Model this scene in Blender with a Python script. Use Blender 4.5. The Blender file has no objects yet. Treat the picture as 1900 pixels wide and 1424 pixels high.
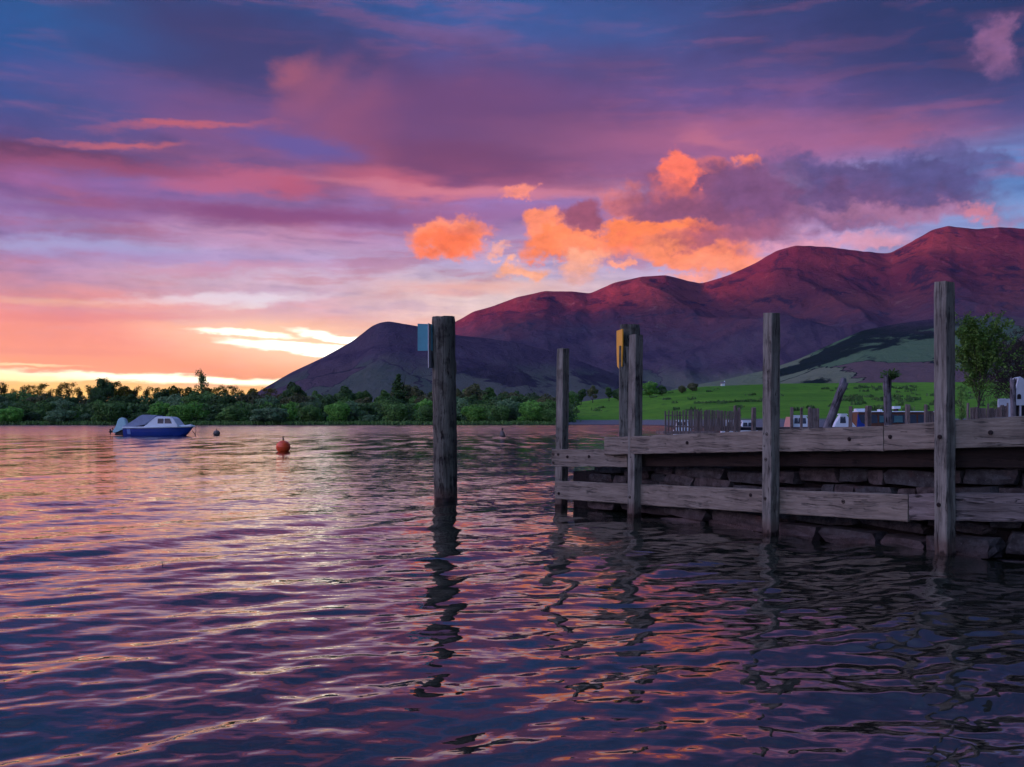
import bpy, bmesh, math, random
import numpy as np
from mathutils import Vector, Matrix
R = math.radians
random.seed(7); np.random.seed(7)
scene = bpy.context.scene
COL = scene.collection

# ------------------------------------------------------------------ camera
EYE = 1.2                 # metres above the lake
F = 1900.0                # focal length in photograph pixels (36 mm lens on 36 mm film)
HOR = 782.0               # photograph row of the horizon
cam_d = bpy.data.cameras.new('camera'); cam = bpy.data.objects.new('camera', cam_d); COL.objects.link(cam)
cam.location = (0, 0, EYE); cam.rotation_euler = (R(90), 0, 0)
cam_d.lens = 36; cam_d.sensor_width = 36; cam_d.shift_y = (HOR-712)/1900.0
cam_d.clip_start = 0.05; cam_d.clip_end = 60000
scene.camera = cam

def W(px, py, Y):         # a spot in the place that is Y metres ahead
    return Vector(((px-950)/F*Y, Y, EYE+(HOR-py)/F*Y))
def wl(py):               # distance of the lake surface at a row
    return F*EYE/(py-HOR)

def lin(c):
    return tuple((x/255/12.92 if x/255 <= .04045 else ((x/255+.055)/1.055)**2.4) for x in c)

# ------------------------------------------------------------------ node helper
class NT:
    def __init__(s, tree): s.t = tree; s.n = tree.nodes; s.l = tree.links
    def new(s, typ, **kw):
        n = s.n.new(typ)
        for k, v in kw.items(): setattr(n, k, v)
        return n
    def set(s, inp, v):
        if hasattr(v, 'is_output') or isinstance(v, bpy.types.NodeSocket): s.l.new(v, inp)
        elif v is not None:
            if inp.type == 'RGBA' and len(v) == 3: v = (*v, 1)
            inp.default_value = v
    def math(s, op, a, b=None, c=None, clamp=False):
        n = s.new('ShaderNodeMath', operation=op, use_clamp=clamp)
        s.set(n.inputs[0], a)
        if b is not None: s.set(n.inputs[1], b)
        if c is not None: s.set(n.inputs[2], c)
        return n.outputs[0]
    def vec(s, op, a, b=None, out=0):
        n = s.new('ShaderNodeVectorMath', operation=op)
        s.set(n.inputs[0], a)
        if b is not None:
            if op == 'SCALE': s.set(n.inputs['Scale'], b)
            else: s.set(n.inputs[1], b)
        return n.outputs[out]
    def comb(s, x, y, z):
        n = s.new('ShaderNodeCombineXYZ')
        for i, v in enumerate((x, y, z)): s.set(n.inputs[i], v)
        return n.outputs[0]
    def sep(s, v):
        n = s.new('ShaderNodeSeparateXYZ'); s.set(n.inputs[0], v); return n.outputs
    def noise(s, v, scale=1, detail=4, rough=.55, out=0, dist=0, lac=2.0):
        n = s.new('ShaderNodeTexNoise')
        if v is not None: s.set(n.inputs['Vector'], v)
        s.set(n.inputs['Scale'], scale); s.set(n.inputs['Detail'], detail); s.set(n.inputs['Roughness'], rough)
        s.set(n.inputs['Distortion'], dist); s.set(n.inputs['Lacunarity'], lac)
        return n.outputs[out]
    def voro(s, v, scale=1, feature='F1', out=0, rnd=1):
        n = s.new('ShaderNodeTexVoronoi', feature=feature)
        if v is not None: s.set(n.inputs['Vector'], v)
        s.set(n.inputs['Scale'], scale); s.set(n.inputs['Randomness'], rnd)
        return n.outputs[out]
    def rng(s, v, a, b, c=0, d=1, smooth=True):
        n = s.new('ShaderNodeMapRange')
        if smooth: n.interpolation_type = 'SMOOTHSTEP'
        s.set(n.inputs[0], v)
        for i, q in enumerate((a, b, c, d)): s.set(n.inputs[i+1], q)
        return n.outputs[0]
    def mix(s, f, a, b, mode='MIX'):
        n = s.new('ShaderNodeMix', data_type='RGBA', blend_type=mode)
        s.set(n.inputs['Factor'], f)
        s.set(n.inputs[6], a); s.set(n.inputs[7], b)
        return n.outputs[2]
    def ramp(s, f, stops, interp='LINEAR'):
        n = s.new('ShaderNodeValToRGB'); n.color_ramp.interpolation = interp
        e = n.color_ramp.elements
        while len(e) > 1: e.remove(e[0])
        for i, (p, c) in enumerate(stops):
            k = e[0] if i == 0 else e.new(p)
            k.position = p; k.color = (*c, 1) if len(c) == 3 else c
        s.set(n.inputs[0], f)
        return n.outputs[0]
    def mapping(s, v, scale=(1,1,1), rot=(0,0,0), loc=(0,0,0)):
        n = s.new('ShaderNodeMapping'); s.set(n.inputs[0], v)
        n.inputs['Scale'].default_value = scale; n.inputs['Rotation'].default_value = rot
        n.inputs['Location'].default_value = loc
        return n.outputs[0]
    def bump(s, h, strength=.5, dist=.01, normal=None):
        n = s.new('ShaderNodeBump'); s.set(n.inputs['Height'], h)
        n.inputs['Strength'].default_value = strength; n.inputs['Distance'].default_value = dist
        if normal is not None: s.set(n.inputs['Normal'], normal)
        return n.outputs[0]

# ------------------------------------------------------------------ world: dusk sky with its clouds, fixed to compass directions
SUN_AZ, SUN_EL = -104.0, 3.5      # degrees, azimuth from straight ahead (negative = left)
world = bpy.data.worlds.new('World'); scene.world = world; world.use_nodes = True
wt = NT(world.node_tree); wt.n.clear()
def build_sky():
    t = wt
    d = t.vec('NORMALIZE', t.new('ShaderNodeTexCoord').outputs['Generated'])
    x, y, z = t.sep(d)
    K = 1900.0                                     # radians -> sky units (about one photograph pixel each)
    az = t.math('MULTIPLY', t.math('ARCTAN2', x, y), K)
    el = t.math('MULTIPLY', t.math('ARCSINE', z), K)
    def pos(px, py):
        a = math.atan((px-950)/F); return a*K, math.atan((HOR-py)/F*math.cos(a))*K
    P = t.comb(az, el, 0)
    # wandering of edges: long soft streaks for the high cloud deck, crisp curls for the low cumulus
    def warp(amt, sx, sy, seed, detail=3, rough=.5):
        v = t.comb(t.math('MULTIPLY', az, 1/sx), t.math('MULTIPLY', el, 1/sy), seed)
        c = t.noise(v, 1, detail, rough, out=1)
        return t.vec('MULTIPLY', t.vec('SUBTRACT', c, (.5,.5,.5)), (amt[0], amt[1], 0))
    soft = t.vec('ADD', P, warp((340, 90), 320, 95, 3.1, 5, .58))
    puff = t.vec('ADD', P, t.vec('ADD', warp((110, 85), 64, 50, 8.4, 4, .55), warp((46, 38), 17, 14, 4.2, 5, .62)))
    warpS = t.vec('ADD', P, t.vec('ADD', warp((220, 46), 190, 52, 3.9, 5, .6), warp((50, 20), 30, 12, 9.2, 5, .6)))
    sx_, sy_, _ = t.sep(soft)
    # five columns of sky colour from the horizon up, blended across the compass
    cols = [
     (0,   [(0,(28,82,138)),(60,(34,80,142)),(120,(44,76,142)),(180,(58,70,128)),(240,(90,66,116)),(290,(118,66,102)),(330,(152,92,142)),(370,(124,86,136)),(400,(138,110,160)),(450,(146,116,162)),(500,(180,132,162)),(540,(204,138,146)),(590,(228,128,125)),(640,(248,150,120)),(680,(252,172,112)),(696,(255,200,130)),(782,(255,180,100))]),
     (475, [(0,(36,66,118)),(60,(54,60,108)),(120,(62,62,112)),(180,(88,72,126)),(240,(108,78,132)),(300,(122,78,118)),(340,(146,92,130)),(370,(134,98,148)),(400,(136,88,134)),(430,(184,134,166)),(480,(176,152,188)),(520,(206,176,194)),(560,(206,162,174)),(600,(230,158,150)),(640,(246,160,140)),(680,(250,160,120)),(782,(255,190,120))]),
     (950, [(0,(48,84,145)),(60,(66,80,138)),(120,(82,76,134)),(180,(102,74,124)),(240,(114,72,114)),(300,(120,70,106)),(332,(140,74,106)),(350,(180,100,126)),(375,(140,108,165)),(410,(152,110,158)),(440,(158,132,172)),(500,(180,164,196)),(560,(222,196,190)),(620,(240,204,186)),(700,(250,205,165)),(782,(255,200,140))]),
     (1425,[(0,(44,60,108)),(60,(62,64,114)),(120,(78,70,124)),(180,(98,76,132)),(230,(138,88,134)),(280,(150,94,140)),(312,(150,108,158)),(345,(152,144,190)),(400,(140,122,172)),(450,(188,152,192)),(500,(172,152,196)),(600,(200,170,190)),(782,(200,160,160))]),
     (1900,[(0,(28,50,95)),(60,(35,55,105)),(120,(50,60,110)),(180,(62,68,122)),(225,(76,74,125)),(268,(92,120,176)),(320,(75,115,175)),(370,(90,130,185)),(420,(112,142,188)),(500,(132,150,190)),(600,(150,150,185)),(782,(160,140,165))]),
    ]
    e0 = t.math('DIVIDE', sy_, 1700)               # 0..1 over el 0..51 deg
    prev = None
    for i, (cx, st) in enumerate(cols):
        stops = sorted((max(0, pos(cx, yy)[1])/1700, lin(c)) for yy, c in st)
        top = stops[-1][1]
        stops += [(stops[-1][0]+.12, tuple(.6*a+.4*b for a, b in zip(top, lin((48,72,125))))), (.99, lin((100,125,180)))]
        c = t.ramp(e0, stops[:31])
        if prev is None: prev = c
        else:
            a0 = pos(cols[i-1][0], 400)[0]; a1 = pos(cx, 400)[0]
            prev = t.mix(t.rng(sx_, a0, a1, 0, 1), prev, c)
    # away from the afterglow the dusk goes on in quieter lilac and blue
    back = t.ramp(e0, [(0, lin((165,155,190))), (.12, lin((150,158,200))), (.35, lin((125,150,200))), (1, lin((95,122,180)))])
    warm = t.ramp(e0, [(0, lin((250,185,150))), (.12, lin((235,170,165))), (.35, lin((190,150,180))), (1, lin((110,120,170)))])
    back = t.mix(t.rng(x, -.2, -.9, 0, .85), back, warm)
    aabs = t.math('ABSOLUTE', az)
    west = t.rng(x, -.95, .50, 3.7, .10)      # the sun went down on the left, the east is already dim
    back = t.vec('SCALE', back, west)
    prev = t.mix(t.rng(aabs, 28*33.16, 80*33.16), prev, back)
    col = prev
    # fine streaks over the whole sky: rose where the cloud thickens, bluish between
    sv = t.comb(t.math('MULTIPLY', az, 1/210), t.math('MULTIPLY', el, 1/34), 1.7)
    st1 = t.noise(t.vec('ADD', sv, warp((.8,.8), 160, 70, 5.5)), 1, 6, .58)
    fade = t.rng(aabs, 35*33.16, 75*33.16, 1, 0)
    low = t.rng(el, 120, 330)
    g = t.math('MULTIPLY', t.rng(st1, .49, .66), fade)
    col = t.mix(t.math('MULTIPLY', g, t.rng(el, 380, 620, .50, .24)), col, t.mix(low, lin((250,172,150)), lin((160,88,116))))
    g = t.math('MULTIPLY', t.rng(st1, .50, .32), fade)
    col = t.mix(t.math('MULTIPLY', g, t.rng(el, 380, 620, .34, .22)), col, t.mix(low, lin((196,168,196)), lin((62,64,122))))
    st2 = t.noise(t.comb(t.math('MULTIPLY', az, 1/120), t.math('MULTIPLY', el, 1/60), 7.7), 1, 8, .62)
    col = t.mix(1.0, col, t.rng(st2, .25, .75, .80, 1.20, False), 'MULTIPLY')

    cum = [None]
    def blob(c, px, py, rx, ry, rot=0, s=.35, op=1.0, where=None, gain=1):
        nonlocal col
        u, v = pos(px, py)
        q = t.vec('SUBTRACT', where if where is not None else puff, (u, v, 0))
        if rot:
            r = t.new('ShaderNodeVectorRotate', rotation_type='Z_AXIS'); t.set(r.inputs['Vector'], q)
            r.inputs['Angle'].default_value = R(rot); q = r.outputs[0]
        q = t.vec('MULTIPLY', q, (1/rx, 1/ry, 0))
        m = t.rng(t.vec('LENGTH', q, out=1), 1-s, 1+s, op, 0)
        cc = lin(c)
        if where is None: cum[0] = m if cum[0] is None else t.math('MAXIMUM', cum[0], m)
        elif gain != 1: cc = tuple(q*gain for q in cc)
        col = t.mix(m, col, cc)
    S = soft
    # high deck: rose edges and slate bands
    blob((56,58,104), 420, 90, 230, 70, 0, .7, .8, S)
    blob((44,80,138), 110, 110, 150, 120, 20, .9, .5, S)
    blob((52,82,142), 1090, 30, 190, 40, 0, .9, .55, S)
    blob((24,44,88), 1780, 60, 260, 90, 0, .9, .6, S)
    blob((98,64,106), 900, 235, 300, 85, 5, .6, .75, S)
    blob((112,62,98), 830, 300, 150, 34, 3, .6, .7, S)
    blob((106,74,124), 380, 200, 210, 34, 4, .9, .6, S)
    blob((122,78,122), 470, 240, 130, 24, 4, .9, .6, S)
    arc = t.vec('ADD', P, t.vec('ADD', warp((110, 60), 120, 70, 7.9, 4, .55), warp((40, 22), 36, 20, 2.9, 5, .6)))
    for (px, py, rx, ry, rt, c, o_) in ((548,134,44,24,-35,(158,86,106),.75),(588,172,70,28,-38,(156,84,108),.6),(640,222,90,32,-42,(152,82,108),.6),(672,285,90,40,-50,(146,78,106),.55),(860,190,260,50,-8,(104,66,112),.5)):
        blob(c, px, py, rx, ry, rt, .8, o_, arc)
    blob((186,94,112), 760, 338, 140, 15, 5, .9, .75, S)
    blob((205,122,138), 900, 354, 260, 8, 2, .9, .7, S)
    blob((158,92,128), 1330, 262, 330, 34, 3, .9, .6, S)
    blob((182,104,128), 1330, 254, 60, 11, 14, .8, .7, S)
    blob((70,66,114), 1150, 120, 300, 26, 3, .9, .5, S)
    blob((178,90,104), 355, 234, 120, 6, -4, .8, .9, warpS)
    blob((178,92,104), 215, 270, 80, 6, -5, .8, .9, warpS)
    blob((98,56,88), 130, 292, 150, 13, 2, .7, .9, warpS)
    blob((150,76,108), 260, 312, 200, 12, -2, .8, .7, warpS)
    blob((92,82,148), 560, 272, 100, 20, 6, .7, .85, warpS)
    blob((118,96,158), 300, 345, 130, 16, 0, .8, .75, warpS)
    blob((180,92,120), 430, 335, 130, 17, -6, .7, .8, warpS)
    blob((176,84,108), 540, 345, 60, 14, 0, .7, .8, warpS)
    blob((126,68,114), 520, 400, 260, 15, 0, .7, .85, warpS)
    blob((128,84,140), 130, 395, 120, 10, 0, .7, .6, warpS)
    blob((150,100,150), 1000, 395, 260, 14, 0, .9, .5, S)
    blob((162,164,208), 120, 455, 180, 13, 0, .8, .7, warpS)
    blob((165,140,188), 330, 480, 200, 12, 0, .9, .6, warpS)
    blob((200,138,160), 420, 500, 160, 9, -4, .8, .6, warpS)
    blob((226,212,222), 400, 555, 170, 9, -3, .8, .85, warpS)
    blob((224,214,222), 470, 566, 60, 7, -8, .8, .8, warpS)
    blob((190,140,172), 300, 582, 220, 10, 0, .8, .7, warpS)
    blob((238,180,160), 900, 535, 160, 12, 0, .9, .6, warpS)
    # the bright slots low over the wooded shore
    slot = t.vec('ADD', P, warp((110, 16), 130, 22, 2.2, 6, .6))
    blob((248,152,126), 120, 630, 330, 60, 0, .7, .6, S)
    blob((252,160,122), 330, 676, 420, 22, 0, .8, .7, slot)
    blob((255,212,165), 560, 640, 210, 40, 6, .9, .7, slot, 1.15)
    wisp = t.vec('ADD', P, t.vec('ADD', warp((120, 22), 150, 24, 6.2, 4, .55), warp((40, 12), 34, 9, 1.2, 5, .6)))
    blob((255,250,225), 455, 621, 80, 4.5, 2, .6, .95, wisp, 1.7)
    blob((255,252,235), 590, 650, 130, 8, 5, .45, .95, wisp, 1.9)
    blob((255,252,235), 650, 636, 80, 8, 12, .5, .95, wisp, 2.1)
    blob((255,240,205), 330, 704, 330, 7, 1, .6, .95, wisp, 1.7)
    blob((255,232,170), 20, 699, 120, 8, 0, .6, .9, wisp, 1.2)
    blob((255,222,170), 40, 679, 70, 2.5, 0, .7, .7, wisp, 1.1)
    blob((255,196,110), 250, 748, 460, 30, 0, .5, .9, slot, 1.15)
    blob((255,205,150), 60, 560, 90, 6, 0, .9, .3, wisp)
    blob((222,130,130), 200, 588, 160, 7, -2, .8, .5, wisp)
    blob((236,142,124), 90, 652, 140, 6, 0, .8, .5, wisp)
    # cumulus: peach veils, orange bellies, mauve bodies
    blob((150,150,198), 1560, 360, 200, 26, 12, .7, .6, S)
    blob((120,148,200), 1780, 385, 160, 26, 8, .7, .6, S)
    blob((84,80,132), 1800, 290, 75, 14, 18, .7, .8)
    blob((88,74,122), 1640, 345, 180, 38, 14, .32, 1)
    blob((80,76,128), 1730, 318, 85, 28, 14, .35, .95)
    blob((100,72,116), 1540, 378, 125, 38, 6, .4, .95)
    blob((168,112,146), 1660, 395, 160, 15, 5, .8, .8)
    blob((205,124,140), 1820, 398, 34, 15, 8, .6, .8)
    blob((108,84,128), 1460, 318, 36, 12, 12, .6, .9)
    blob((230,150,160), 1530, 452, 120, 12, -4, .7, .6)
    blob((222,150,165), 1640, 458, 50, 13, -8, .6, .7)
    blob((250,126,84), 1390, 304, 26, 14, 30, .4, .95)
    blob((220,110,100), 1350, 322, 70, 18, 22, .5, .9)
    blob((126,74,108), 1330, 372, 140, 60, 12, .3, 1)
    blob((118,70,106), 1300, 405, 130, 36, 10, .35, 1)
    blob((118,76,118), 1400, 360, 70, 50, 20, .4, .9)
    blob((250,116,88), 1257, 320, 36, 34, 0, .3, 1)
    blob((190,96,98), 1250, 362, 46, 26, 30, .5, .9)
    blob((214,112,98), 1180, 395, 60, 28, 30, .5, .85)
    blob((132,76,108), 1270, 400, 110, 34, 10, .4, .9)
    blob((250,120,72), 1250, 442, 130, 24, 0, .4, 1)
    blob((250,128,70), 1190, 425, 90, 14, -3, .5, 1)
    blob((250,134,88), 1300, 470, 110, 26, 3, .4, 1)
    blob((250,144,104), 1345, 490, 95, 20, 5, .4, .95)
    blob((250,138,90), 1235, 462, 60, 26, 0, .4, .95)
    blob((170,84,90), 1330, 436, 100, 13, -4, .6, .8)
    blob((150,90,122), 1400, 430, 100, 26, 0, .6, .75)
    blob((250,138,98), 1010, 415, 46, 26, 0, .3, 1)
    blob((250,130,76), 1040, 448, 72, 24, -10, .32, 1)
    blob((150,78,98), 1082, 398, 38, 26, 0, .4, .95)
    blob((250,138,90), 1090, 455, 50, 26, 0, .4, .9)
    blob((248,168,130), 1075, 486, 46, 18, -20, .5, .85)
    blob((236,172,156), 1070, 512, 34, 14, 0, .6, .7)
    blob((250,156,120), 1150, 490, 22, 12, 0, .4, .9)
    blob((250,170,130), 965, 500, 40, 17, 0, .4, .95)
    blob((250,170,140), 920, 466, 16, 8, 0, .5, .7)
    blob((250,138,98), 830, 442, 66, 38, 0, .28, 1)
    blob((250,110,50), 826, 452, 52, 22, 0, .6, .8)
    blob((225,110,80), 855, 430, 36, 10, 0, .7, .6)
    blob((245,140,120), 958, 358, 28, 10, -10, .5, .95)
    blob((250,153,120), 1290, 516, 34, 9, 0, .5, .8)
    blob((120,84,128), 1852, 88, 24, 40, -25, .7, .85)
    blob((138,92,132), 1862, 70, 20, 22, 0, .8, .6)
    fluff = t.rng(t.noise(t.comb(t.math('MULTIPLY', az, 1/34), t.math('MULTIPLY', el, 1/22), 12.5), 1, 6, .6), .28, .72, .74, 1.18, False)
    col = t.mix(cum[0], col, t.mix(1.0, col, fluff, 'MULTIPLY'))
    # a weak physical sky for the light from overhead
    sky = t.new('ShaderNodeTexSky'); sky.sky_type = 'NISHITA'; sky.sun_disc = False
    sky.sun_elevation = R(SUN_EL); sky.sun_rotation = R(SUN_AZ); sky.altitude = 80
    bg1 = t.new('ShaderNodeBackground'); t.set(bg1.inputs[0], col); bg1.inputs[1].default_value = 0.66
    bg2 = t.new('ShaderNodeBackground'); t.set(bg2.inputs[0], sky.outputs[0]); bg2.inputs[1].default_value = 0.004
    add = t.new('ShaderNodeAddShader'); t.l.new(bg1.outputs[0], add.inputs[0]); t.l.new(bg2.outputs[0], add.inputs[1])
    out = t.new('ShaderNodeOutputWorld'); t.l.new(add.outputs[0], out.inputs[0])
build_sky()
world.cycles.sampling_method = 'MANUAL'; world.cycles.sample_map_resolution = 256

sun_d = bpy.data.lights.new('sun', 'SUN'); sun = bpy.data.objects.new('sun', sun_d); COL.objects.link(sun)
sun_d.energy = 5.0; sun_d.angle = R(4.0); sun_d.color = (1.0, .12, .11)
_a, _e = R(SUN_AZ), R(SUN_EL)
sun.rotation_euler = Vector((math.sin(_a)*math.cos(_e), math.cos(_a)*math.cos(_e), math.sin(_e))).to_track_quat('Z', 'Y').to_euler()
vs = scene.view_settings
vs.view_transform = 'Standard'; vs.look = 'None'; vs.exposure = 0.85; vs.gamma = 1; vs.use_curve_mapping = False
scene.cycles.max_bounces = 6; scene.cycles.transparent_max_bounces = 12

# ------------------------------------------------------------------ object helpers
def tag(o, label=None, cat=None, group=None, kind=None):
    if label: o['label'] = label
    if cat: o['category'] = cat
    if group: o['group'] = group
    if kind: o['kind'] = kind
    return o
def empty(name, loc, label=None, cat=None, group=None, rz=0):
    o = bpy.data.objects.new(name, None); COL.objects.link(o); o.location = loc; o.rotation_euler = (0, 0, rz)
    o.empty_display_size = .2
    return tag(o, label, cat, group)
def mesh_obj(name, verts, faces, mat, parent=None, smooth=False, mats=None, idx=None):
    me = bpy.data.meshes.new(name)
    if isinstance(verts, np.ndarray) and isinstance(faces, np.ndarray):
        nv, nf, k = len(verts), len(faces), faces.shape[1]
        me.vertices.add(nv); me.vertices.foreach_set('co', verts.astype(np.float32).ravel())
        me.loops.add(nf*k); me.loops.foreach_set('vertex_index', faces.astype(np.int32).ravel())
        me.polygons.add(nf); me.polygons.foreach_set('loop_start', np.arange(0, nf*k, k, dtype=np.int32))
        me.update(calc_edges=True)
    else:
        me.from_pydata([tuple(v) for v in verts], [], faces); me.update()
    if mats:
        for m in mats: me.materials.append(m)
        if idx is not None: me.polygons.foreach_set('material_index', np.array(idx, dtype=np.int32))
    elif mat: me.materials.append(mat)
    if smooth: me.polygons.foreach_set('use_smooth', np.ones(len(me.polygons), bool))
    o = bpy.data.objects.new(name, me); COL.objects.link(o)
    if parent: o.parent = parent
    return o
def bm_obj(name, bm, mat, parent=None, smooth=False):
    me = bpy.data.meshes.new(name); bmesh.ops.recalc_face_normals(bm, faces=bm.faces); bm.to_mesh(me); bm.free()
    if mat: me.materials.append(mat)
    if smooth: me.polygons.foreach_set('use_smooth', np.ones(len(me.polygons), bool))
    o = bpy.data.objects.new(name, me); COL.objects.link(o)
    if parent: o.parent = parent
    return o
def copy_tree(o, parent=None):
    c = o.copy(); COL.objects.link(c); c.parent = parent
    for ch in list(o.children): copy_tree(ch, c)
    return c
def add_box(bm, c, s, rot=None, bevel=0):
    r = bmesh.ops.create_cube(bm, size=1.0); vs_ = r['verts']
    for v in vs_:
        p = Vector((v.co.x*s[0], v.co.y*s[1], v.co.z*s[2]))
        if rot is not None: p = rot @ p
        v.co = p + Vector(c)
    if bevel:
        ed = list({e for v in vs_ for e in v.link_edges})
        bmesh.ops.bevel(bm, geom=ed, offset=bevel, segments=1, affect='EDGES')
    return vs_
def add_tube(bm, pts, rads, seg=8, cap=True):
    rings = []; n = len(pts)
    for i, p in enumerate(pts):
        p = Vector(p); a = Vector(pts[max(i-1, 0)]); b = Vector(pts[min(i+1, n-1)])
        d = (b-a).normalized() if (b-a).length > 1e-9 else Vector((0,0,1))
        up = Vector((0,0,1)) if abs(d.z) < .9 else Vector((1,0,0))
        u = d.cross(up).normalized(); v = d.cross(u)
        rings.append([bm.verts.new(p + (u*math.cos(2*math.pi*k/seg)+v*math.sin(2*math.pi*k/seg))*rads[i]) for k in range(seg)])
    for i in range(n-1):
        for k in range(seg):
            bm.faces.new((rings[i][k], rings[i][(k+1)%seg], rings[i+1][(k+1)%seg], rings[i+1][k]))
    if cap:
        bm.faces.new(rings[0][::-1]); bm.faces.new(rings[-1])
def lathe(bm, prof, seg=20, c=(0,0,0)):
    rings = []
    for r, z in prof:
        rings.append([bm.verts.new((c[0]+r*math.cos(2*math.pi*k/seg), c[1]+r*math.sin(2*math.pi*k/seg), c[2]+z)) for k in range(seg)])
    for i in range(len(prof)-1):
        for k in range(seg):
            bm.faces.new((rings[i][k], rings[i][(k+1)%seg], rings[i+1][(k+1)%seg], rings[i+1][k]))
    bm.faces.new(rings[0][::-1]); bm.faces.new(rings[-1])

# numpy value noise
def _h(ix, iy, seed):
    n = (ix*374761393 + iy*668265263 + seed*974634777) & 0x7fffffff
    n = ((n ^ (n >> 13)) * 1274126177) & 0x7fffffff
    return ((n ^ (n >> 16)) & 0xffff)/65535.0
def vnoise(x, y, seed=0):
    x = np.asarray(x, float); y = np.asarray(y, float)
    ix = np.floor(x).astype(np.int64); iy = np.floor(y).astype(np.int64)
    fx = x-ix; fy = y-iy; fx = fx*fx*fx*(fx*(fx*6-15)+10); fy = fy*fy*fy*(fy*(fy*6-15)+10)
    a = _h(ix, iy, seed); b = _h(ix+1, iy, seed); c = _h(ix, iy+1, seed); d = _h(ix+1, iy+1, seed)
    return (a*(1-fx)+b*fx)*(1-fy)+(c*(1-fx)+d*fx)*fy
def fbm(x, y, seed=0, octs=5, gain=.5):
    s = 0; a = 1; tot = 0
    for o in range(octs):
        s = s+a*vnoise(x, y, seed+o*17); tot += a; a *= gain; x = x*2.03+11.3; y = y*2.03+5.7
    return s/tot
def ridged(x, y, seed=0, octs=5, gain=.5):
    s = 0; a = 1; tot = 0
    for o in range(octs):
        s = s+a*(1-np.abs(2*vnoise(x, y, seed+o*13)-1)); tot += a; a *= gain; x = x*2.07+3.1; y = y*2.07+9.2
    return s/tot
def grid_faces(nr, nc, wrap=False):
    i = np.arange(nr-1)[:, None]; j = np.arange(nc if wrap else nc-1)[None, :]
    j2 = (j+1) % nc
    f = np.stack([i*nc+j, i*nc+j2, (i+1)*nc+j2, (i+1)*nc+j], -1)
    return f.reshape(-1, 4)
# ------------------------------------------------------------------ materials
def newmat(name):
    m = bpy.data.materials.new(name); m.use_nodes = True
    t = NT(m.node_tree); p = m.node_tree.nodes['Principled BSDF']
    return m, t, p
def simple(name, c, rough=.6, metal=0, var=.15, scale=6, bumpd=0):
    m, t, p = newmat(name)
    o = t.new('ShaderNodeTexCoord').outputs['Object']
    n = t.noise(o, scale, 5, .6)
    t.set(p.inputs['Base Color'], t.mix(1.0, c, t.rng(n, .3, .7, 1-var, 1+var, False), 'MULTIPLY'))
    t.set(p.inputs['Roughness'], t.rng(n, .3, .7, max(0, rough-.08), min(1, rough+.08), False)); p.inputs['Metallic'].default_value = metal
    if bumpd: t.set(p.inputs['Normal'], t.bump(n, 1, bumpd))
    return m
def wood(name, base, dark, along='X', weather=.5, crack=.7, wet=True, scale=1.0, rotten=0):
    """weathered timber, grain along the object's own X or Z"""
    m, t, p = newmat(name)
    tc = t.new('ShaderNodeTexCoord'); oi = t.new('ShaderNodeObjectInfo')
    off = t.math('MULTIPLY', oi.outputs['Random'], 37.0)
    o = t.vec('ADD', tc.outputs['Object'], t.comb(off, off, off))
    k = (1, 14, 14) if along == 'X' else (14, 14, 1)
    k = tuple(q*scale for q in k)
    warp = t.vec('SCALE', t.vec('SUBTRACT', t.noise(o, 3.0, 2, .5, out=1), (.5,.5,.5)), .05)
    ow = t.vec('ADD', o, warp)
    g1 = t.noise(t.vec('MULTIPLY', ow, tuple(1.6*q for q in k)), 1, 6, .62)
    g2 = t.noise(t.vec('MULTIPLY', ow, tuple((4*q if q < 3*scale else 6*q) for q in k)), 1, 4, .6)
    blotch = t.noise(o, 4.5, 5, .6)
    cr = t.noise(t.vec('MULTIPLY', ow, tuple(((.8 if q < 3*scale else 2.0)*q) for q in k)), 1, 2, .45)
    crackm = t.rng(t.math('ABSOLUTE', t.math('SUBTRACT', cr, .5)), .0, .034, 1, 0)
    crackm = t.math('MULTIPLY', crackm, t.rng(blotch, .40, .56))
    c = t.mix(t.rng(g1, .28, .72), dark, base)
    c = t.mix(t.math('MULTIPLY', t.rng(g2, .45, .75), .35), c, tuple(min(1, q*1.5) for q in base))
    c = t.mix(t.math('MULTIPLY', t.rng(blotch, .50, .68), weather), c, tuple(q*.55 for q in dark))
    c = t.mix(t.math('MULTIPLY', crackm, crack), c, (.004,.004,.004))
    if rotten:
        pit = t.rng(t.noise(t.vec('MULTIPLY', ow, tuple((2.5 if q < 3*scale else .9)*q for q in k)), 1, 5, .65), .56, .66)
        c = t.mix(t.math('MULTIPLY', pit, rotten), c, (.006,.006,.006))
    h = t.math('SUBTRACT', t.math('ADD', t.math('MULTIPLY', g1, .6), t.math('MULTIPLY', g2, .4)), t.math('MULTIPLY', crackm, 1.2))
    if wet:
        gz = t.sep(t.new('ShaderNodeNewGeometry').outputs['Position'])[2]
        edge = t.math('ADD', gz, t.math('MULTIPLY', t.math('SUBTRACT', g1, .5), -.16))
        wm = t.rng(edge, .03, .06, 1, 0)
        c = t.mix(t.math('MULTIPLY', t.rng(edge, .08, .24, 1, 0), .6), c, (.070,.036,.028))
        c = t.mix(t.math('MULTIPLY', wm, .95), c, (.012,.009,.008))
        t.set(p.inputs['Roughness'], t.mix(wm, (.82,.82,.82), (.3,.3,.3)))
    else: p.inputs['Roughness'].default_value = .82
    t.set(p.inputs['Base Color'], c)
    p.inputs['Specular IOR Level'].default_value = .3
    t.set(p.inputs['Normal'], t.bump(h, .8, .008/scale))
    return m
M = {}
M['plank'] = wood('weathered_plank', (.235,.225,.175), (.115,.106,.082), 'X', .28, .6, False)
M['post'] = wood('weathered_post', (.235,.25,.205), (.078,.080,.066), 'Z', .55, .9, True)
M['pile'] = wood('round_pile_wood', (.150,.165,.130), (.036,.040,.032), 'Z', .8, 1.0, True, .8)
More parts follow.
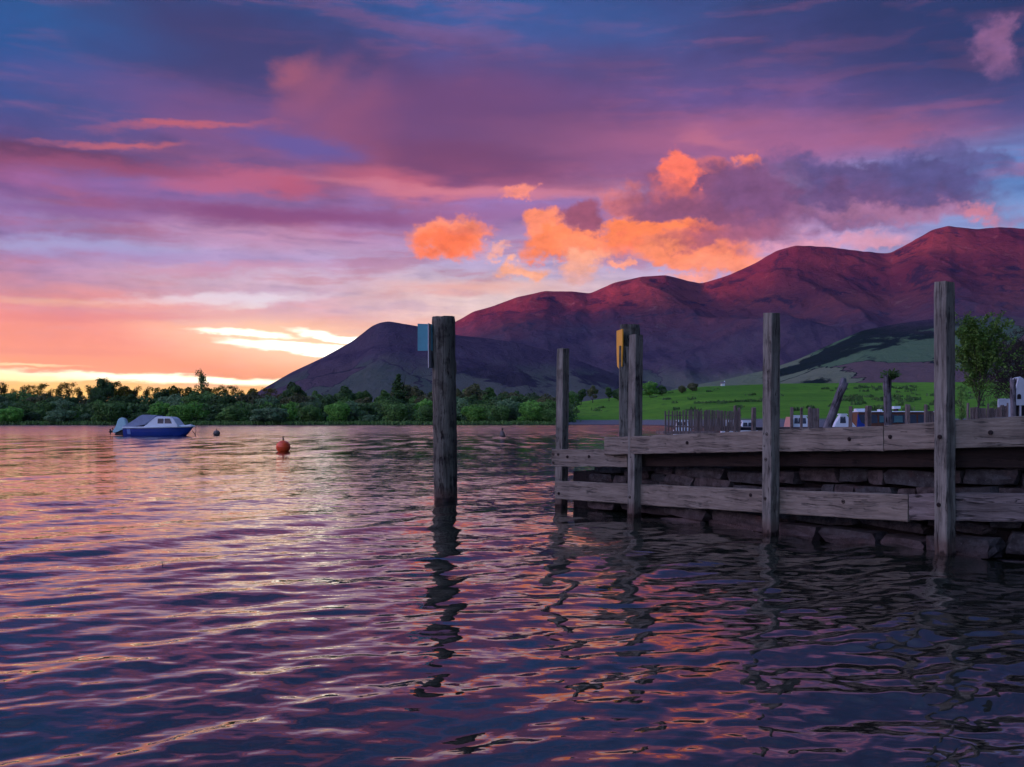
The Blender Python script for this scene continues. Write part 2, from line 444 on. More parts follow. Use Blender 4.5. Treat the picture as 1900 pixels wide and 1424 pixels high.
M['oldpost'] = wood('grey_old_wood', (.22,.22,.235), (.06,.06,.07), 'Z', .8, 1, True, 1.0, .7)
M['smallpost'] = wood('small_post_wood', (.24,.21,.19), (.10,.085,.075), 'Z', .4, .5, False, .6)
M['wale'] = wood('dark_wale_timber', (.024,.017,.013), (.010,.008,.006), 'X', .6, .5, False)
M['bolt'] = simple('rusty_bolt', (.018,.014,.013), .6, .3)
M['darkmetal'] = simple('dark_metal', (.02,.02,.022), .5, .5)
def foliage(name, c1, c2, trans=.25, objvar=.22):
    m, t, p = newmat(name)
    tc = t.new('ShaderNodeTexCoord'); oi = t.new('ShaderNodeObjectInfo')
    n = t.noise(tc.outputs['Object'], .55, 4, .6); n2 = t.noise(tc.outputs['Object'], 3.5, 3, .6)
    c = t.mix(t.rng(n, .35, .65), c1, c2)
    c = t.mix(1.0, c, t.rng(n2, .3, .7, .72, 1.28, False), 'MULTIPLY')
    c = t.mix(1.0, c, t.rng(oi.outputs['Random'], 0, 1, 1-objvar, 1+objvar, False), 'MULTIPLY')
    t.set(p.inputs['Base Color'], c); p.inputs['Roughness'].default_value = .75; p.inputs['Specular IOR Level'].default_value = .2
    tr = t.new('ShaderNodeBsdfTranslucent'); t.set(tr.inputs[0], c)
    mx = t.new('ShaderNodeMixShader'); mx.inputs[0].default_value = trans
    t.l.new(p.outputs[0], mx.inputs[1]); t.l.new(tr.outputs[0], mx.inputs[2])
    t.l.new(mx.outputs[0], t.n['Material Output'].inputs[0])
    return m
M['leaf_bright'] = foliage('willow_leaves', (.13,.36,.06), (.22,.52,.09))
M['leaf_mid'] = foliage('alder_leaves', (.095,.22,.055), (.16,.33,.08))
M['leaf_grey'] = foliage('grey_willow_leaves', (.12,.24,.11), (.19,.33,.15))
M['leaf_dark'] = foliage('dark_leaves', (.055,.125,.042), (.095,.20,.058))
M['leaf_brown'] = foliage('budding_leaves', (0.094,0.122,0.056), (0.160,0.188,0.075))
M['leaf_glow'] = foliage('glow_tinted_leaves', (0.131,0.169,0.027), (0.244,0.206,0.037), .55)  # yellow of the sunset backlight put into the leaf colour
M['birch_leaf'] = foliage('birch_leaves', (.12,.28,.05), (.22,.42,.09), .3)
M['bark'] = simple('bark', (.045,.038,.032), .9, 0, .3, 8)
M['pale_bark'] = simple('pale_bark', (.20,.20,.18), .9, 0, .3, 8)
M['reed'] = foliage('bank_reeds', (0.094,0.188,0.056), (0.131,0.263,0.075))
# ------------------------------------------------------------------ the lake
def build_water():
    m, t, p = newmat('lake_water')
    geo = t.new('ShaderNodeNewGeometry'); P = geo.outputs['Position']; N = geo.outputs['Normal']
    # small ripples tilt the surface; crests lie mostly across the wind
    def rip(sx, sy, rot, amp, det=2, seed=0.0):
        v = t.mapping(P, (sx, sy, 1), (0, 0, R(rot)), (seed, seed*1.7, seed))
        c = t.noise(v, 1, det, .5, out=1)
        return t.vec('MULTIPLY', t.vec('SUBTRACT', c, (.5,.5,.5)), (amp[0], amp[1], 0))
    a = rip(2.2, 6.5, 12, (.06, .20), 3, 3.3)
    b = rip(7, 21, 14, (.07, .21), 3, 9.1)
    g = rip(.35, 1.0, 20, (.05, .22), 3, 5.9)
    # calmer and livelier patches
    pv = t.noise(t.mapping(P, (.05, .09, 1)), 1, 3, .5)
    k = t.rng(pv, .35, .65, .65, 1.25, False)
    dist = t.vec('LENGTH', P, out=1)
    h1 = t.vec('SCALE', rip(.9, .17, 6, (.05, .30), 3, 2.4), t.rng(dist, 18, 55))
    h2 = t.vec('SCALE', rip(.30, .035, 3, (.04, .26), 3, 7.4), t.rng(dist, 60, 160))
    far = t.rng(dist, 14, 60)              # the long swell is meshed near the jetty, tilted normals carry it farther out
    s = t.vec('SCALE', t.vec('ADD', t.vec('ADD', a, b), t.vec('ADD', t.vec('SCALE', g, far), t.vec('ADD', h1, h2))), k)
    n = t.vec('NORMALIZE', t.vec('ADD', N, s))
    t.set(p.inputs['Normal'], n)
    p.inputs['Base Color'].default_value = (.012,.016,.011,1)
    t.set(p.inputs['Roughness'], t.rng(dist, 10, 140, .02, .16))
    p.inputs['IOR'].default_value = 1.9
    # mesh: polar sheet, fine ahead, coarse elsewhere
    fine = np.radians(np.linspace(-34, 34, 780)); side = np.radians(np.linspace(34, 326, 120))[1:-1]
    az = np.concatenate([fine, side])
    rows = np.concatenate([np.linspace(1350, 866, 60)[:-1], np.linspace(866, 0, 430)[:-1]])  # screen-like spacing for evenness
    y = HOR + 6 + (1900-782)*np.linspace(1, 0, 500)**1.25
    r = F*EYE/(y-HOR); r = np.concatenate([[.25, .6], r, [480, 700, 1200, 2500, 6000]])
    A, Rr = np.meshgrid(az, r)
    X = Rr*np.sin(A); Y = Rr*np.cos(A)
    dr = np.gradient(r)[:, None]*np.ones_like(A)
    rng = np.random.RandomState(5)
    Z = np.zeros_like(X)
    comps = []
    for i in range(16):      # wind waves coming in from far left
        lam = 1.35*math.exp(rng.normal(0, .28)); comps.append((lam, R(-29+rng.normal(0, 9)), .0062*lam**.9))
    for i in range(16):      # across the view
        lam = .75*math.exp(rng.normal(0, .45)); comps.append((lam, R(-88+rng.normal(0, 24)), .0042*lam))
    for i in range(46):
        lam = .26*math.exp(rng.normal(0, .40)); comps.append((lam, R(-62+rng.normal(0, 36)), (.0066*lam)))
    for i in range(8):
        lam = 3.6*math.exp(rng.normal(0, .25)); comps.append((lam, R(-60+rng.normal(0, 25)), .0022*lam))
    grp = .55+.9*vnoise(X/2.6, Y/3.4, 3)
    for lam, th, amp in comps:
        kx, ky = math.cos(th)*2*math.pi/lam, math.sin(th)*2*math.pi/lam
        ph = rng.uniform(0, 6.28)
        att = np.clip((lam/dr-2.5)/3, 0, 1)
        q = kx*X+ky*Y+ph+.5*np.sin(.7*X/lam*.3+ph)
        Z += amp*att*(np.sin(q)+.22*np.cos(2*q))*grp
    Z *= .40
    v = np.stack([X, Y, Z], -1).reshape(-1, 3)
    o = mesh_obj('lake_water', v, grid_faces(len(r), len(az), True)[:, ::-1], m, smooth=True)
    tag(o, kind='structure')
build_water()
# ------------------------------------------------------------------ land
def interp(px, pts):
    pts = sorted(pts); return np.interp(px, [p[0] for p in pts], [p[1] for p in pts])
SHORE = [(-2000,326),(1035,326),(1060,330),(1180,318),(1240,260),(1320,170),(1420,125),(1900,105),(2300,95),(4000,90)]   # px -> metres ahead
CREST = [(-2000,783),(1000,783),(1040,762),(1063,749),(1110,741),(1190,733),(1240,726),(1300,718),(1450,712),(1700,710),(1900,708),(2300,704),(4000,704)]
def smooth_interp(px, pts, w=14):
    return sum(interp(px+o, pts) for o in np.linspace(-w, w, 7))/7
def land_z(px, Y):
    px = np.asarray(px, float); Y = np.asarray(Y, float)
    r0 = smooth_interp(px, SHORE); cy = smooth_interp(px, CREST)
    zc = EYE+(HOR-cy)/F*700                                   # height of the crest 700 m off
    right = np.clip((px-1030)/40, 0, 1)
    s = Y-r0
    beach_end = EYE+(HOR-775.5)/F*(r0+60)
    z_r = np.where(s < 60, beach_end*np.clip(s, -60, 60)/60, 0)
    u = np.clip((Y-r0-60)/(700-r0-60), 0, 1)
    # field: rises at a nearly even visual rate, then rolls over the crest
    rowfrac = u**.85
    yy = 775.5+(cy-775.5)*rowfrac
    z_f = EYE+(HOR-yy)/F*np.maximum(Y, r0+60)
    past = np.clip((Y-700)/500, 0, 1)
    z_f = z_f*(1-past*past*.75)
    z_r = np.where(s < 60, z_r, z_f)
    z_r = z_r+np.clip(s, 0, 60)/60*(.5*(fbm(px/30, Y/60, 4)-.5))*right
    z_l = np.clip(s/12, -3, 1)*.8
    z = z_l*(1-right)+z_r*right
    z = np.where(s < 0, np.maximum(s*.06, -1.6), z)
    return z
def build_land():
    m, t, p = newmat('meadow_and_shore')
    P = t.new('ShaderNodeNewGeometry').outputs['Position']
    x, y, z = t.sep(P)
    n1 = t.noise(t.mapping(P, (.012,.012,.012)), 1, 6, .6); n2 = t.noise(t.mapping(P, (.25,.06,.1)), 1, 5, .65)
    grass = t.mix(t.rng(n1, .35, .65), (.060,.215,.010), (.105,.30,.018))
    grass = t.mix(t.rng(n2, .50, .72), grass, (.030,.11,.012))
    peb = t.noise(P, 1.2, 6, .7)
    beach = t.mix(t.rng(peb, .3, .7), (.095,.105,.125), (.17,.185,.20))
    edge = t.math('ADD', z, t.math('MULTIPLY', t.math('SUBTRACT', n2, .5), .9))
    c = t.mix(t.rng(edge, 1.45, 1.9), beach, grass)
    c = t.mix(t.rng(z, .06, .22, 1, 0), c, (.03,.03,.03))
    t.set(p.inputs['Base Color'], c); p.inputs['Roughness'].default_value = .95; p.inputs['Specular IOR Level'].default_value = .15
    t.set(p.inputs['Normal'], t.bump(n2, .6, .25))
    px = np.concatenate([np.linspace(-1400, 900, 90), np.linspace(905, 2100, 300), np.linspace(2150, 4200, 40)])
    Y = np.concatenate([[-30, 5, 30, 60], np.linspace(75, 330, 100), np.linspace(333, 760, 110), np.geomspace(790, 9000, 40)])
    PX, YY = np.meshgrid(px, Y)
    Z = land_z(PX, YY)
    Z[:4] = -1.6
    X = (PX-950)/F*np.maximum(YY, 30); 
    v = np.stack([X, YY, Z], -1).reshape(-1, 3)
    o = mesh_obj('ground', v, grid_faces(len(Y), len(px)), m, smooth=True); tag(o, kind='structure')
build_land()

def build_mountain(name, prof, pxs, r0, r1, r2, seed, mat, spur=.3, base=2.0, nr=230, shape=1.35, conc=0):
    px = np.linspace(pxs[0], pxs[1], pxs[2]); az = np.arctan((px-950)/F)
    r = np.concatenate([np.linspace(r0, r1*1.06, nr), np.linspace(r1*1.08, r2, 30)])
    A, Rr = np.meshgrid(az, r); X = Rr*np.sin(A); Y = Rr*np.cos(A)
    t_ = np.clip((Rr-r0)/(r1-r0), 0, 1)
    back = np.clip((Rr-r1)/(r2-r1), 0, 1)
    k = 1000.0
    wx = X+300*(fbm(X/900, Y/900, seed+5)-.5); wy = Y+300*(fbm(X/900, Y/900, seed+9)-.5)
    rd = ridged(wx/900+.3*wy/2600, wy/2600, seed, 6, .42)
    fine = fbm(X/160, Y/240, seed+3, 5)
    env = (t_**.8)*(1-t_)*3.6
    z = t_**shape*(1-back**1.2) + spur*env*(rd-.55) + .035*(fine-.5)*np.clip(t_*4, 0, 1)*np.clip((1.02-t_)*6, .12, 1)
    z = z+.05*t_**.5*(fbm(X/420, Y/700, seed+8, 4)-.5)*(1-back); z = np.clip(z, 0, None)
    ang = (z/(Y)).max(0)                                     # steepest sight line in each column
    tgt = (HOR-smooth_interp(px, prof, 3))/F
    jit = 1+.006*(fbm(px/9, px*0+seed, 2)-.5)
    scale = tgt*jit/ang
    scale = np.convolve(np.pad(scale, 2, 'edge'), np.ones(5)/5, 'valid')
    Z = base+z*scale[None, :]
    v = np.stack([X, Y, Z], -1).reshape(-1, 3)
    o = mesh_obj(name, v, grid_faces(len(r), len(px)), mat, smooth=True); tag(o, kind='structure')
    return o
def fell_mat(name, lowgreen=True):
    m, t, p = newmat(name)
    g = t.new('ShaderNodeNewGeometry'); P = g.outputs['Position']; x, y, z = t.sep(P)
    Pw = t.vec('ADD', P, t.vec('SCALE', t.vec('SUBTRACT', t.noise(P, .004, 4, .6, out=1), (.5,.5,.5)), 260))
    n = t.noise(t.mapping(Pw, (.0016,.0016,.004)), 1, 8, .62)
    n2 = t.noise(t.mapping(Pw, (.009,.004,.012)), 1, 7, .66)
    heather_glow = t.mix(t.rng(n, .35, .65), (.095,.034,.052), (.165,.060,.064))
    heather_glow = t.mix(t.rng(n2, .50, .66), heather_glow, (.034,.026,.048))
    heather_glow = t.mix(t.math('MULTIPLY', t.rng(n2, .40, .30), .5), heather_glow, (.23,.16,.14))
    # bracken reds with painted sunset glow above, slate and grass blued for shade below
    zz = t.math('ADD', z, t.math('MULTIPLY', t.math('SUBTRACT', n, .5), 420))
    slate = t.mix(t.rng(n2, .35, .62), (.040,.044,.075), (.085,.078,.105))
    heather_glow = t.mix(t.rng(zz, 330, 600, .85, 0), heather_glow, slate)
    # green in-bye fields and plantations low down
    cell = t.voro(t.mapping(Pw, (.0035,.0017,.0)), 1, 'F1', 1)
    cs = t.sep(cell)[0]
    fields = t.mix(t.rng(cs, .2, .8), (.085,.17,.085), (.17,.22,.13))
    fields = t.mix(t.rng(cs, .75, .8), fields, (.13,.10,.10))
    ed = t.voro(t.mapping(Pw, (.0035,.0017,.0)), 1, 'DISTANCE_TO_EDGE')
    fields = t.mix(t.rng(ed, .004, .012, 1, 0), fields, (.014,.026,.016))
    wood = t.rng(t.noise(t.mapping(Pw, (.002,.0014,.003)), 1, 6, .6), .54, .58)
    hz = t.math('ADD', z, t.math('MULTIPLY', t.math('SUBTRACT', n, .5), 260))
    lo = (130, 230) if not lowgreen else (270, 380)
    fields = t.mix(wood, fields, (.012,.026,.018))
    c = t.mix(t.math('MULTIPLY', t.rng(hz, lo[0], lo[1], 1, 0), 1.0 if lowgreen else .45), heather_glow, fields)
    t.set(p.inputs['Base Color'], c); p.inputs['Roughness'].default_value = 1; p.inputs['Specular IOR Level'].default_value = 0
    hb = t.noise(t.mapping(Pw, (.010,.006,.01)), 1, 8, .7)
    t.set(p.inputs['Normal'], t.bump(hb, .9, 26))
    return m
MAIN = [(500,760),(760,645),(850,595),(880,578),(905,572),(960,552),(1010,541),(1060,541),(1095,545),(1140,525),(1190,514),(1235,511),(1270,520),(1300,527),(1350,512),(1400,490),(1440,466),(1480,456),(1540,459),(1600,467),(1650,471),(1690,450),(1730,427),(1760,420),(1810,426),(1860,422),(1900,425),(2000,440),(2200,490),(2600,600),(3000,690)]
DODD = [(430,752),(480,727),(500,715),(540,692),(600,664),(650,636),(655,633),(690,606),(706,599),(722,597),(745,601),(770,605),(800,610),(850,623),(900,628),(960,637),(1020,652),(1080,672),(1150,698),(1250,720),(1340,745)]
SPUR = [(1150,748),(1250,722),(1340,706),(1420,688),(1480,668),(1540,640),(1600,614),(1660,602),(1720,594),(1800,588),(1860,588),(1950,596),(2200,620),(2600,700)]
M['fell'] = fell_mat('sunset_heather_fell', False); M['fell_low'] = fell_mat('fell_fields', True)
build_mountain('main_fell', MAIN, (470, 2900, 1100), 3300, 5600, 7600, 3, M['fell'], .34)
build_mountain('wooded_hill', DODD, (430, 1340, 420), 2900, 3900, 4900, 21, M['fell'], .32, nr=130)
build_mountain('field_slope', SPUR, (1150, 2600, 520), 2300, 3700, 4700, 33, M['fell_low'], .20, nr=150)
# unseen ridge added off to the left, height shaped to shade the low ground
def build_shade_ridge():
    y = np.linspace(-9000, 8300, 170); x = np.linspace(-7500, -4900, 40)
    X, Y = np.meshgrid(x, y)
    c = 1-np.abs((X+6200)/1300)
    Z = 2+np.clip(c, 0, 1)**.9*((1350-810*np.clip((Y-3150)/800, 0, 1))+60*(fbm(Y/1500, Y*0+2, 8)-.5)+40*(ridged(X/700, Y/900, 2)-.5))
    Z *= np.clip((8300-Y)/700, 0, 1)**.7
    o = mesh_obj('western_shade_ridge', np.stack([X, Y, Z], -1).reshape(-1, 3), grid_faces(len(y), len(x)), M['fell'], smooth=True)
    tag(o, kind='structure')
build_shade_ridge()

# ------------------------------------------------------------------ trees
def leaf_crown(rng, n, lobes, leaf, hollow=.55, zmin=-9):
    """leaf-sized faces spread over and through uneven lobes; lobes = (centre, radii)"""
    w = np.array([l[1][0]*l[1][2]+l[1][0]*l[1][1] for l in lobes]); w = w/w.sum()
    k = rng.choice(len(lobes), n, p=w)
    C = np.array([l[0] for l in lobes])[k]; S = np.array([l[1] for l in lobes])[k]
    d = rng.normal(size=(n, 3)); d /= np.linalg.norm(d, axis=1)[:, None]
    rr = hollow+(1-hollow)*rng.uniform(0, 1, n)**.5
    bumpy = .86+.34*(fbm(d[:,0]*2.4+k*3.1, d[:,1]*2.4+d[:,2]*2.1, 5, 3)-.35)
    P = C+S*d*(rr*bumpy)[:, None]
    keep = P[:, 2] > zmin; P = P[keep]; d = d[keep]; n = len(P)
    nrm = d+rng.normal(scale=.55, size=(n, 3)); nrm /= np.linalg.norm(nrm, axis=1)[:, None]
    u = np.cross(nrm, rng.normal(size=(n, 3))); u /= np.linalg.norm(u, axis=1)[:, None]; v = np.cross(nrm, u)
    s = leaf*rng.uniform(.55, 1.3, n)[:, None]
    q = np.stack([P-u*s, P-v*s*.7, P+u*s, P+v*s*.7], 1).reshape(-1, 3)
    return q, np.arange(4*n).reshape(-1, 4)
def trunk_bm(h, r, rng, limbs=5, top=.8, spread=.3):
    bm = bmesh.new()
    pts = [(rng.uniform(-.02,.02)*h*i, rng.uniform(-.02,.02)*h*i, h*top*i/5) for i in range(6)]
    add_tube(bm, pts, [r*(1-.16*i) for i in range(6)], 7)
    for k in range(limbs):
        f = rng.uniform(.25, .8); i = int(f*5); p = Vector(pts[i]); a = rng.uniform(0, 6.28)
        e = p+Vector((math.cos(a)*h*spread, math.sin(a)*h*spread, h*rng.uniform(.15, .3)))
        add_tube(bm, [p, p.lerp(e, .5)+Vector((0,0,-.02*h)), e], [r*.45, r*.3, r*.1], 5)
    return bm
TREES = {}
def make_variant(key, seed):
    rng = np.random.RandomState(seed)
    if key == 'round':      # broad round willow, foliage down to the bank
        lobes = [((0,0,4.6),(4.2,3.6,4.2))]
        for i in range(11):
            a = rng.uniform(0, 6.28); rr = rng.uniform(2.2, 3.6); lobes.append(((math.cos(a)*rr, math.sin(a)*rr, rng.uniform(2, 6.8)), (rng.uniform(1.4,2.3),)*2+(rng.uniform(1.2,2.0),)))
        q, f = leaf_crown(rng, 5200, lobes, .30, .7, .2)
    elif key == 'tall':
        lobes = []
        for i in range(13):
            h = rng.uniform(3.2, 8.8); a = rng.uniform(0, 6.28); rr = rng.uniform(.3, 2.3)*(1-.55*abs(h-6)/4)
            lobes.append(((math.cos(a)*rr, math.sin(a)*rr, h), (rng.uniform(1.1,1.9),)*2+(rng.uniform(1.0,1.6),)))
        q, f = leaf_crown(rng, 4200, lobes, .27, .5, 1.0)
    elif key == 'conifer':
        lobes = []
        for i in range(14):
            h = 1.2+i*.62; w = 2.5*(1-i/15.5)+.15
            for k in range(3):
                a = rng.uniform(0, 6.28); lobes.append(((math.cos(a)*w*.45, math.sin(a)*w*.45, h), (w*.62, w*.62, .5)))
        q, f = leaf_crown(rng, 3800, lobes, .22, .4, .8)
    elif key == 'sparse':   # see-through skyline tree
        lobes = []
        for i in range(26):
            h = rng.uniform(2.2, 9.4); a = rng.uniform(0, 6.28); rr = rng.uniform(.1, 2.6)*(1-.62*abs(h-5.2)/4.6)
            lobes.append(((math.cos(a)*rr, math.sin(a)*rr, h), (rng.uniform(.5,1.3),)*2+(rng.uniform(.6,1.3),)))
        q, f = leaf_crown(rng, 2100, lobes, .16, .1, 1.0)
    bm = trunk_bm(10, .22 if key != 'conifer' else .16, rng, 7 if key != 'conifer' else 0, .85 if key != 'conifer' else .95, .22)
    me_c = bpy.data.meshes.new(key+'_crown'); nv, nf = len(q), len(f)
    me_c.vertices.add(nv); me_c.vertices.foreach_set('co', q.astype(np.float32).ravel())
    me_c.loops.add(nf*4); me_c.loops.foreach_set('vertex_index', f.astype(np.int32).ravel())
    me_c.polygons.add(nf); me_c.polygons.foreach_set('loop_start', np.arange(0, nf*4, 4, dtype=np.int32)); me_c.update(calc_edges=True)
    me_c.materials.append(M['leaf_mid'])
    me_t = bpy.data.meshes.new(key+'_trunk'); bm.to_mesh(me_t); bm.free(); me_t.materials.append(M['bark'])
    return me_c, me_t
for key, sd in (('round', 1), ('tall', 2), ('conifer', 3), ('sparse', 4)):
    TREES[key] = [make_variant(key, sd*10+i) for i in range(3 if key != 'conifer' else 2)]
def tree(name, px, ytop, Y, key, mat, label, group=None, wide=1.0, cat='tree', bark=None, sink=0):
    z0 = float(land_z(px, Y))-sink; base = W(px, HOR, Y); base.z = z0
    h = (EYE+(HOR-ytop)/F*Y)-z0
    o = empty(name, base, label, cat, group, random.uniform(0, 6.28))
    s = h/(10 if key not in ('round',) else 9.3)
    o.scale = (s*wide, s*wide, s)
    me_c, me_t = random.choice(TREES[key])
    for nm, me, mt in (('crown', me_c, mat), ('trunk', me_t, bark or M['bark'])):
        c = bpy.data.objects.new(nm, me); COL.objects.link(c); c.parent = o
        c.material_slots[0].link = 'OBJECT'; c.material_slots[0].material = mt
    return o
L = M
FARG = 'trees of the wooded far shore'
FB = 'willow bushes along the far shore'
rs = random.Random(11)
tops = [(0,712),(40,716),(70,708),(100,716),(130,708),(160,714),(195,704),(235,716),(262,710),(300,718),(350,714),(420,716),(470,718),(520,720),(600,724),(680,722),(760,716),(800,718),(850,714),(900,716),(950,722),(1000,728),(1040,736)]
def topy(px): return float(interp(px, tops))
REG = [(90,'at the far left end'),(195,'left of the motorboat'),(360,'behind the motorboat'),(480,'between motorboat and red buoy'),(570,'beyond the red buoy'),(700,'between red buoy and conifer'),(795,'beside the conifer'),(860,'behind the round pile'),(960,'right of the round pile'),(2000,'left of the first jetty post')]
ROWS = {}
def row_tree(nm, px, yt, Y, key, mat, desc, group, wide=1.0, cat='tree', sink=0):
    o = tree(nm, px, yt, Y, key, mat, desc, group, wide, cat, sink=sink)
    reg = next(r for lim, r in REG if px < lim); ROWS.setdefault((desc, reg), []).append((px, o))
def name_rows():
    words = ['leftmost','second from left','third from left','fourth from left','fifth from left','sixth from left','seventh from left','eighth from left','ninth from left','tenth from left','eleventh from left','twelfth from left']
    for (desc, reg), lst in ROWS.items():
        lst.sort(key=lambda q: q[0])
        for i, (px, o) in enumerate(lst): o['label'] = desc+' '+reg+((', '+words[min(i, 11)]) if len(lst) > 1 else '')
# skyline row
x = -30
while x < 1045:
    kind = 'sparse' if x < 520 and rs.random() < .6 else 'tall'
    Y = rs.uniform(392, 425)
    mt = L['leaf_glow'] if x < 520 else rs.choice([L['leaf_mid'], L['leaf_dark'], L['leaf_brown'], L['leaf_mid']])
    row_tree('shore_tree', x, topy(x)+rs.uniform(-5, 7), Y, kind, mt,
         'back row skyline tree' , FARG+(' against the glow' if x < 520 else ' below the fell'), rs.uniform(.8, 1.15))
    x += rs.uniform(12, 21) if x < 520 else rs.uniform(20, 34)
# second row
x = -25
while x < 1050:
    Y = rs.uniform(362, 384)
    row_tree('shore_tree', x, (724 if x < 520 else 728)+rs.uniform(-6, 7), Y, rs.choice(['tall', 'round', 'round']), rs.choice([L['leaf_dark'], L['leaf_mid'], L['leaf_brown'], L['leaf_dark'], L['leaf_grey']]),
         'middle row shore tree', FARG+' in the middle row', rs.uniform(1.0, 1.3))
    x += rs.uniform(24, 38)
# third row
x = -20
while x < 1040:
    Y = rs.uniform(342, 356)
    row_tree('willow_tree', x, 741+rs.uniform(-6, 8), Y, 'round', rs.choice([L['leaf_dark'], L['leaf_mid'], L['leaf_grey'], L['leaf_mid'], L['leaf_bright']]),
         'rounded willow above the waterside bushes', 'rounded willows in the front ranks of the far shore', rs.uniform(.95, 1.3))
    x += rs.uniform(30, 46)
# front bushes at the water
x = -15
named = [(20, 752, 'leaf_bright', 'bright green willow bush at the far left end of the shore', 1.35), (206, 741, 'leaf_mid', 'large rounded mid green willow on the shore just behind the stern of the boat', 1.45), (338, 745, 'leaf_bright', 'bright yellow green willow on the shore behind the bow of the boat', 1.3),
         (262, 762, 'leaf_dark', 'dark low bush directly behind the grey boat cover', 1.5), (110, 757, 'leaf_grey', 'grey green low willow left of the boat', 1.7), (500, 752, 'leaf_grey', 'wide grey green willow spreading over the water above the red buoy', 2.1), (684, 767, 'leaf_grey', 'small round grey green bush at the water left of the round pile', 1.1)]
for px, yt, mt, lb, wd in named:
    tree('willow_bush', px, yt, 331, 'round', L[mt], lb, None, wd, 'bush', sink=.3)
for px, yt, mt, wd in [(430,752,'leaf_mid',1.4),(576,748,'leaf_mid',1.3),(630,744,'leaf_bright',1.1),(735,746,'leaf_mid',1.2),(790,750,'leaf_mid',1.2),(880,745,'leaf_bright',1.15),(930,750,'leaf_mid',1.2),(985,748,'leaf_bright',1.15),(1018,756,'leaf_mid',1.2),(60,764,'leaf_dark',1.5),(160,764,'leaf_grey',1.5),(395,764,'leaf_dark',1.4)]:
    row_tree('willow_bush', px, yt+rs.uniform(-3,3), rs.uniform(332, 337), 'round', L[mt], {'leaf_mid':'mid green','leaf_bright':'bright green','leaf_dark':'dark low','leaf_grey':'grey green low'}[mt]+' willow bush at the water edge', FB, wd, 'bush', sink=.3)
name_rows()
# ones that stand out
tree('lone_tree', 375, 684, 388, 'sparse', L['leaf_dark'], 'tallest skyline tree, a dark see-through crown against the yellow strip', None, .75)
tree('lone_tree', 192, 697, 386, 'tall', L['leaf_dark'], 'dark bushy tree poking above the skyline left of the tallest one', None, .8)
tree('lone_tree', 545, 703, 400, 'tall', L['leaf_dark'], 'small round dark tree where the fell slope meets the wood', None, .9)
tree('lone_tree', 640, 711, 400, 'tall', L['leaf_dark'], 'dark round tree left of the conifer below the fell', None, 1.0)
tree('conifer', 741, 691, 372, 'conifer', L['leaf_dark'], 'tall dark conifer rising from the wood left of the round pile', None, 1.35)
tree('lone_tree', 880, 706, 410, 'tall', L['leaf_brown'], 'brownish budding tree just right of the round pile', None, 1.1)
tree('lone_tree', 768, 708, 410, 'tall', L['leaf_brown'], 'brown green tree between the conifer and the round pile', None, 1.1)
for px, yt, k, mt, lb, wd in [(1078,722,'tall','leaf_dark','dark tree at the left edge of the green field',1.0),(1100,716,'tall','leaf_brown','brownish tree on the field edge left of the yellow sign',1.0),(1130,719,'tall','leaf_dark','dark green tree left of the yellow sign',1.1),
      (1146,722,'round','leaf_dark','very dark tree touching the foot of the yellow sign post',.9),(1206,708,'round','leaf_bright','bright green bush on the field crest right of the second jetty post',1.0),(1228,716,'round','leaf_dark','dark bush beside the bright one on the field crest',.9),
      (1285,712,'round','leaf_brown','tan budding bush on the field crest',1.3),(1265,717,'round','leaf_brown','smaller tan bush left of the budding one on the crest',1.1),(1060,726,'round','leaf_mid','green tree behind the first jetty post',1.1)]:
    Yt = 640
    tree('crest_tree', px, yt-3, Yt, k, L[mt], lb, None, wd)

# low scrub filling the ground between the trunks (one mass)
sp_ = []
for i in range(5200):
    px = rs.uniform(-70, 1062); Y = rs.uniform(345, 430); p_ = W(px, HOR, Y); sp_.append((p_.x, p_.y, .6))
rng_ = np.random.RandomState(8); sp_ = np.array(sp_); V_ = []
for k_ in range(9):
    n_ = len(sp_); c_ = sp_+np.stack([rng_.normal(scale=1.3, size=n_), rng_.normal(scale=1.3, size=n_), rng_.uniform(0, 6.5, n_)], -1)
    d_ = rng_.normal(size=(n_, 3)); d_ /= np.linalg.norm(d_, axis=1)[:, None]; u_ = np.cross(d_, rng_.normal(size=(n_, 3))); u_ /= np.linalg.norm(u_, axis=1)[:, None]; v_ = np.cross(d_, u_); s_ = rng_.uniform(.35, .8, n_)[:, None]
    V_.append(np.stack([c_-u_*s_, c_-v_*s_, c_+u_*s_, c_+v_*s_], 1).reshape(-1, 3))
V_ = np.concatenate(V_); o = mesh_obj('undergrowth', V_, np.arange(len(V_)).reshape(-1, 4), L['leaf_dark']); tag(o, 'dark undergrowth filling the ground between the trunks of the far shore wood', 'undergrowth', kind='stuff')
# reed bank and rush clumps (nobody could count them)
def tufts(name, spots, mat, h, s, kind='stuff', per=6, seed=3):
    rng = np.random.RandomState(seed); V = []; n = 0
    for (x, y, z, sc) in spots:
        for k in range(per):
            a = rng.uniform(0, 6.28); dx, dy = rng.normal(scale=.35*s*sc, size=2); hh = h*sc*rng.uniform(.6, 1.2); w = .22*s*sc
            lx, ly = rng.normal(scale=.2*hh, size=2)
            b = np.array([x+dx, y+dy, z]); u = np.array([math.cos(a)*w, math.sin(a)*w, 0])
            V += [b-u, b+u, b+u*.4+[lx, ly, hh], b-u*.4+[lx, ly, hh]]
    V = np.array(V); o = mesh_obj(name, V, np.arange(len(V)).reshape(-1, 4), mat)
    return tag(o, kind=kind)
sp = []
for i in range(2600):
    px = rs.uniform(-60, 1050); Y = rs.uniform(327.2, 333); p_ = W(px, HOR, Y); sp.append((p_.x, p_.y, max(0, float(land_z(px, Y))-.1), rs.uniform(.5, 1.2)))
o = tufts('bank_reeds', sp, M['reed'], 1.0, 1.4, per=4); tag(o, 'dark green reeds and grass along the foot of the wooded far bank', 'reeds')
sp = []
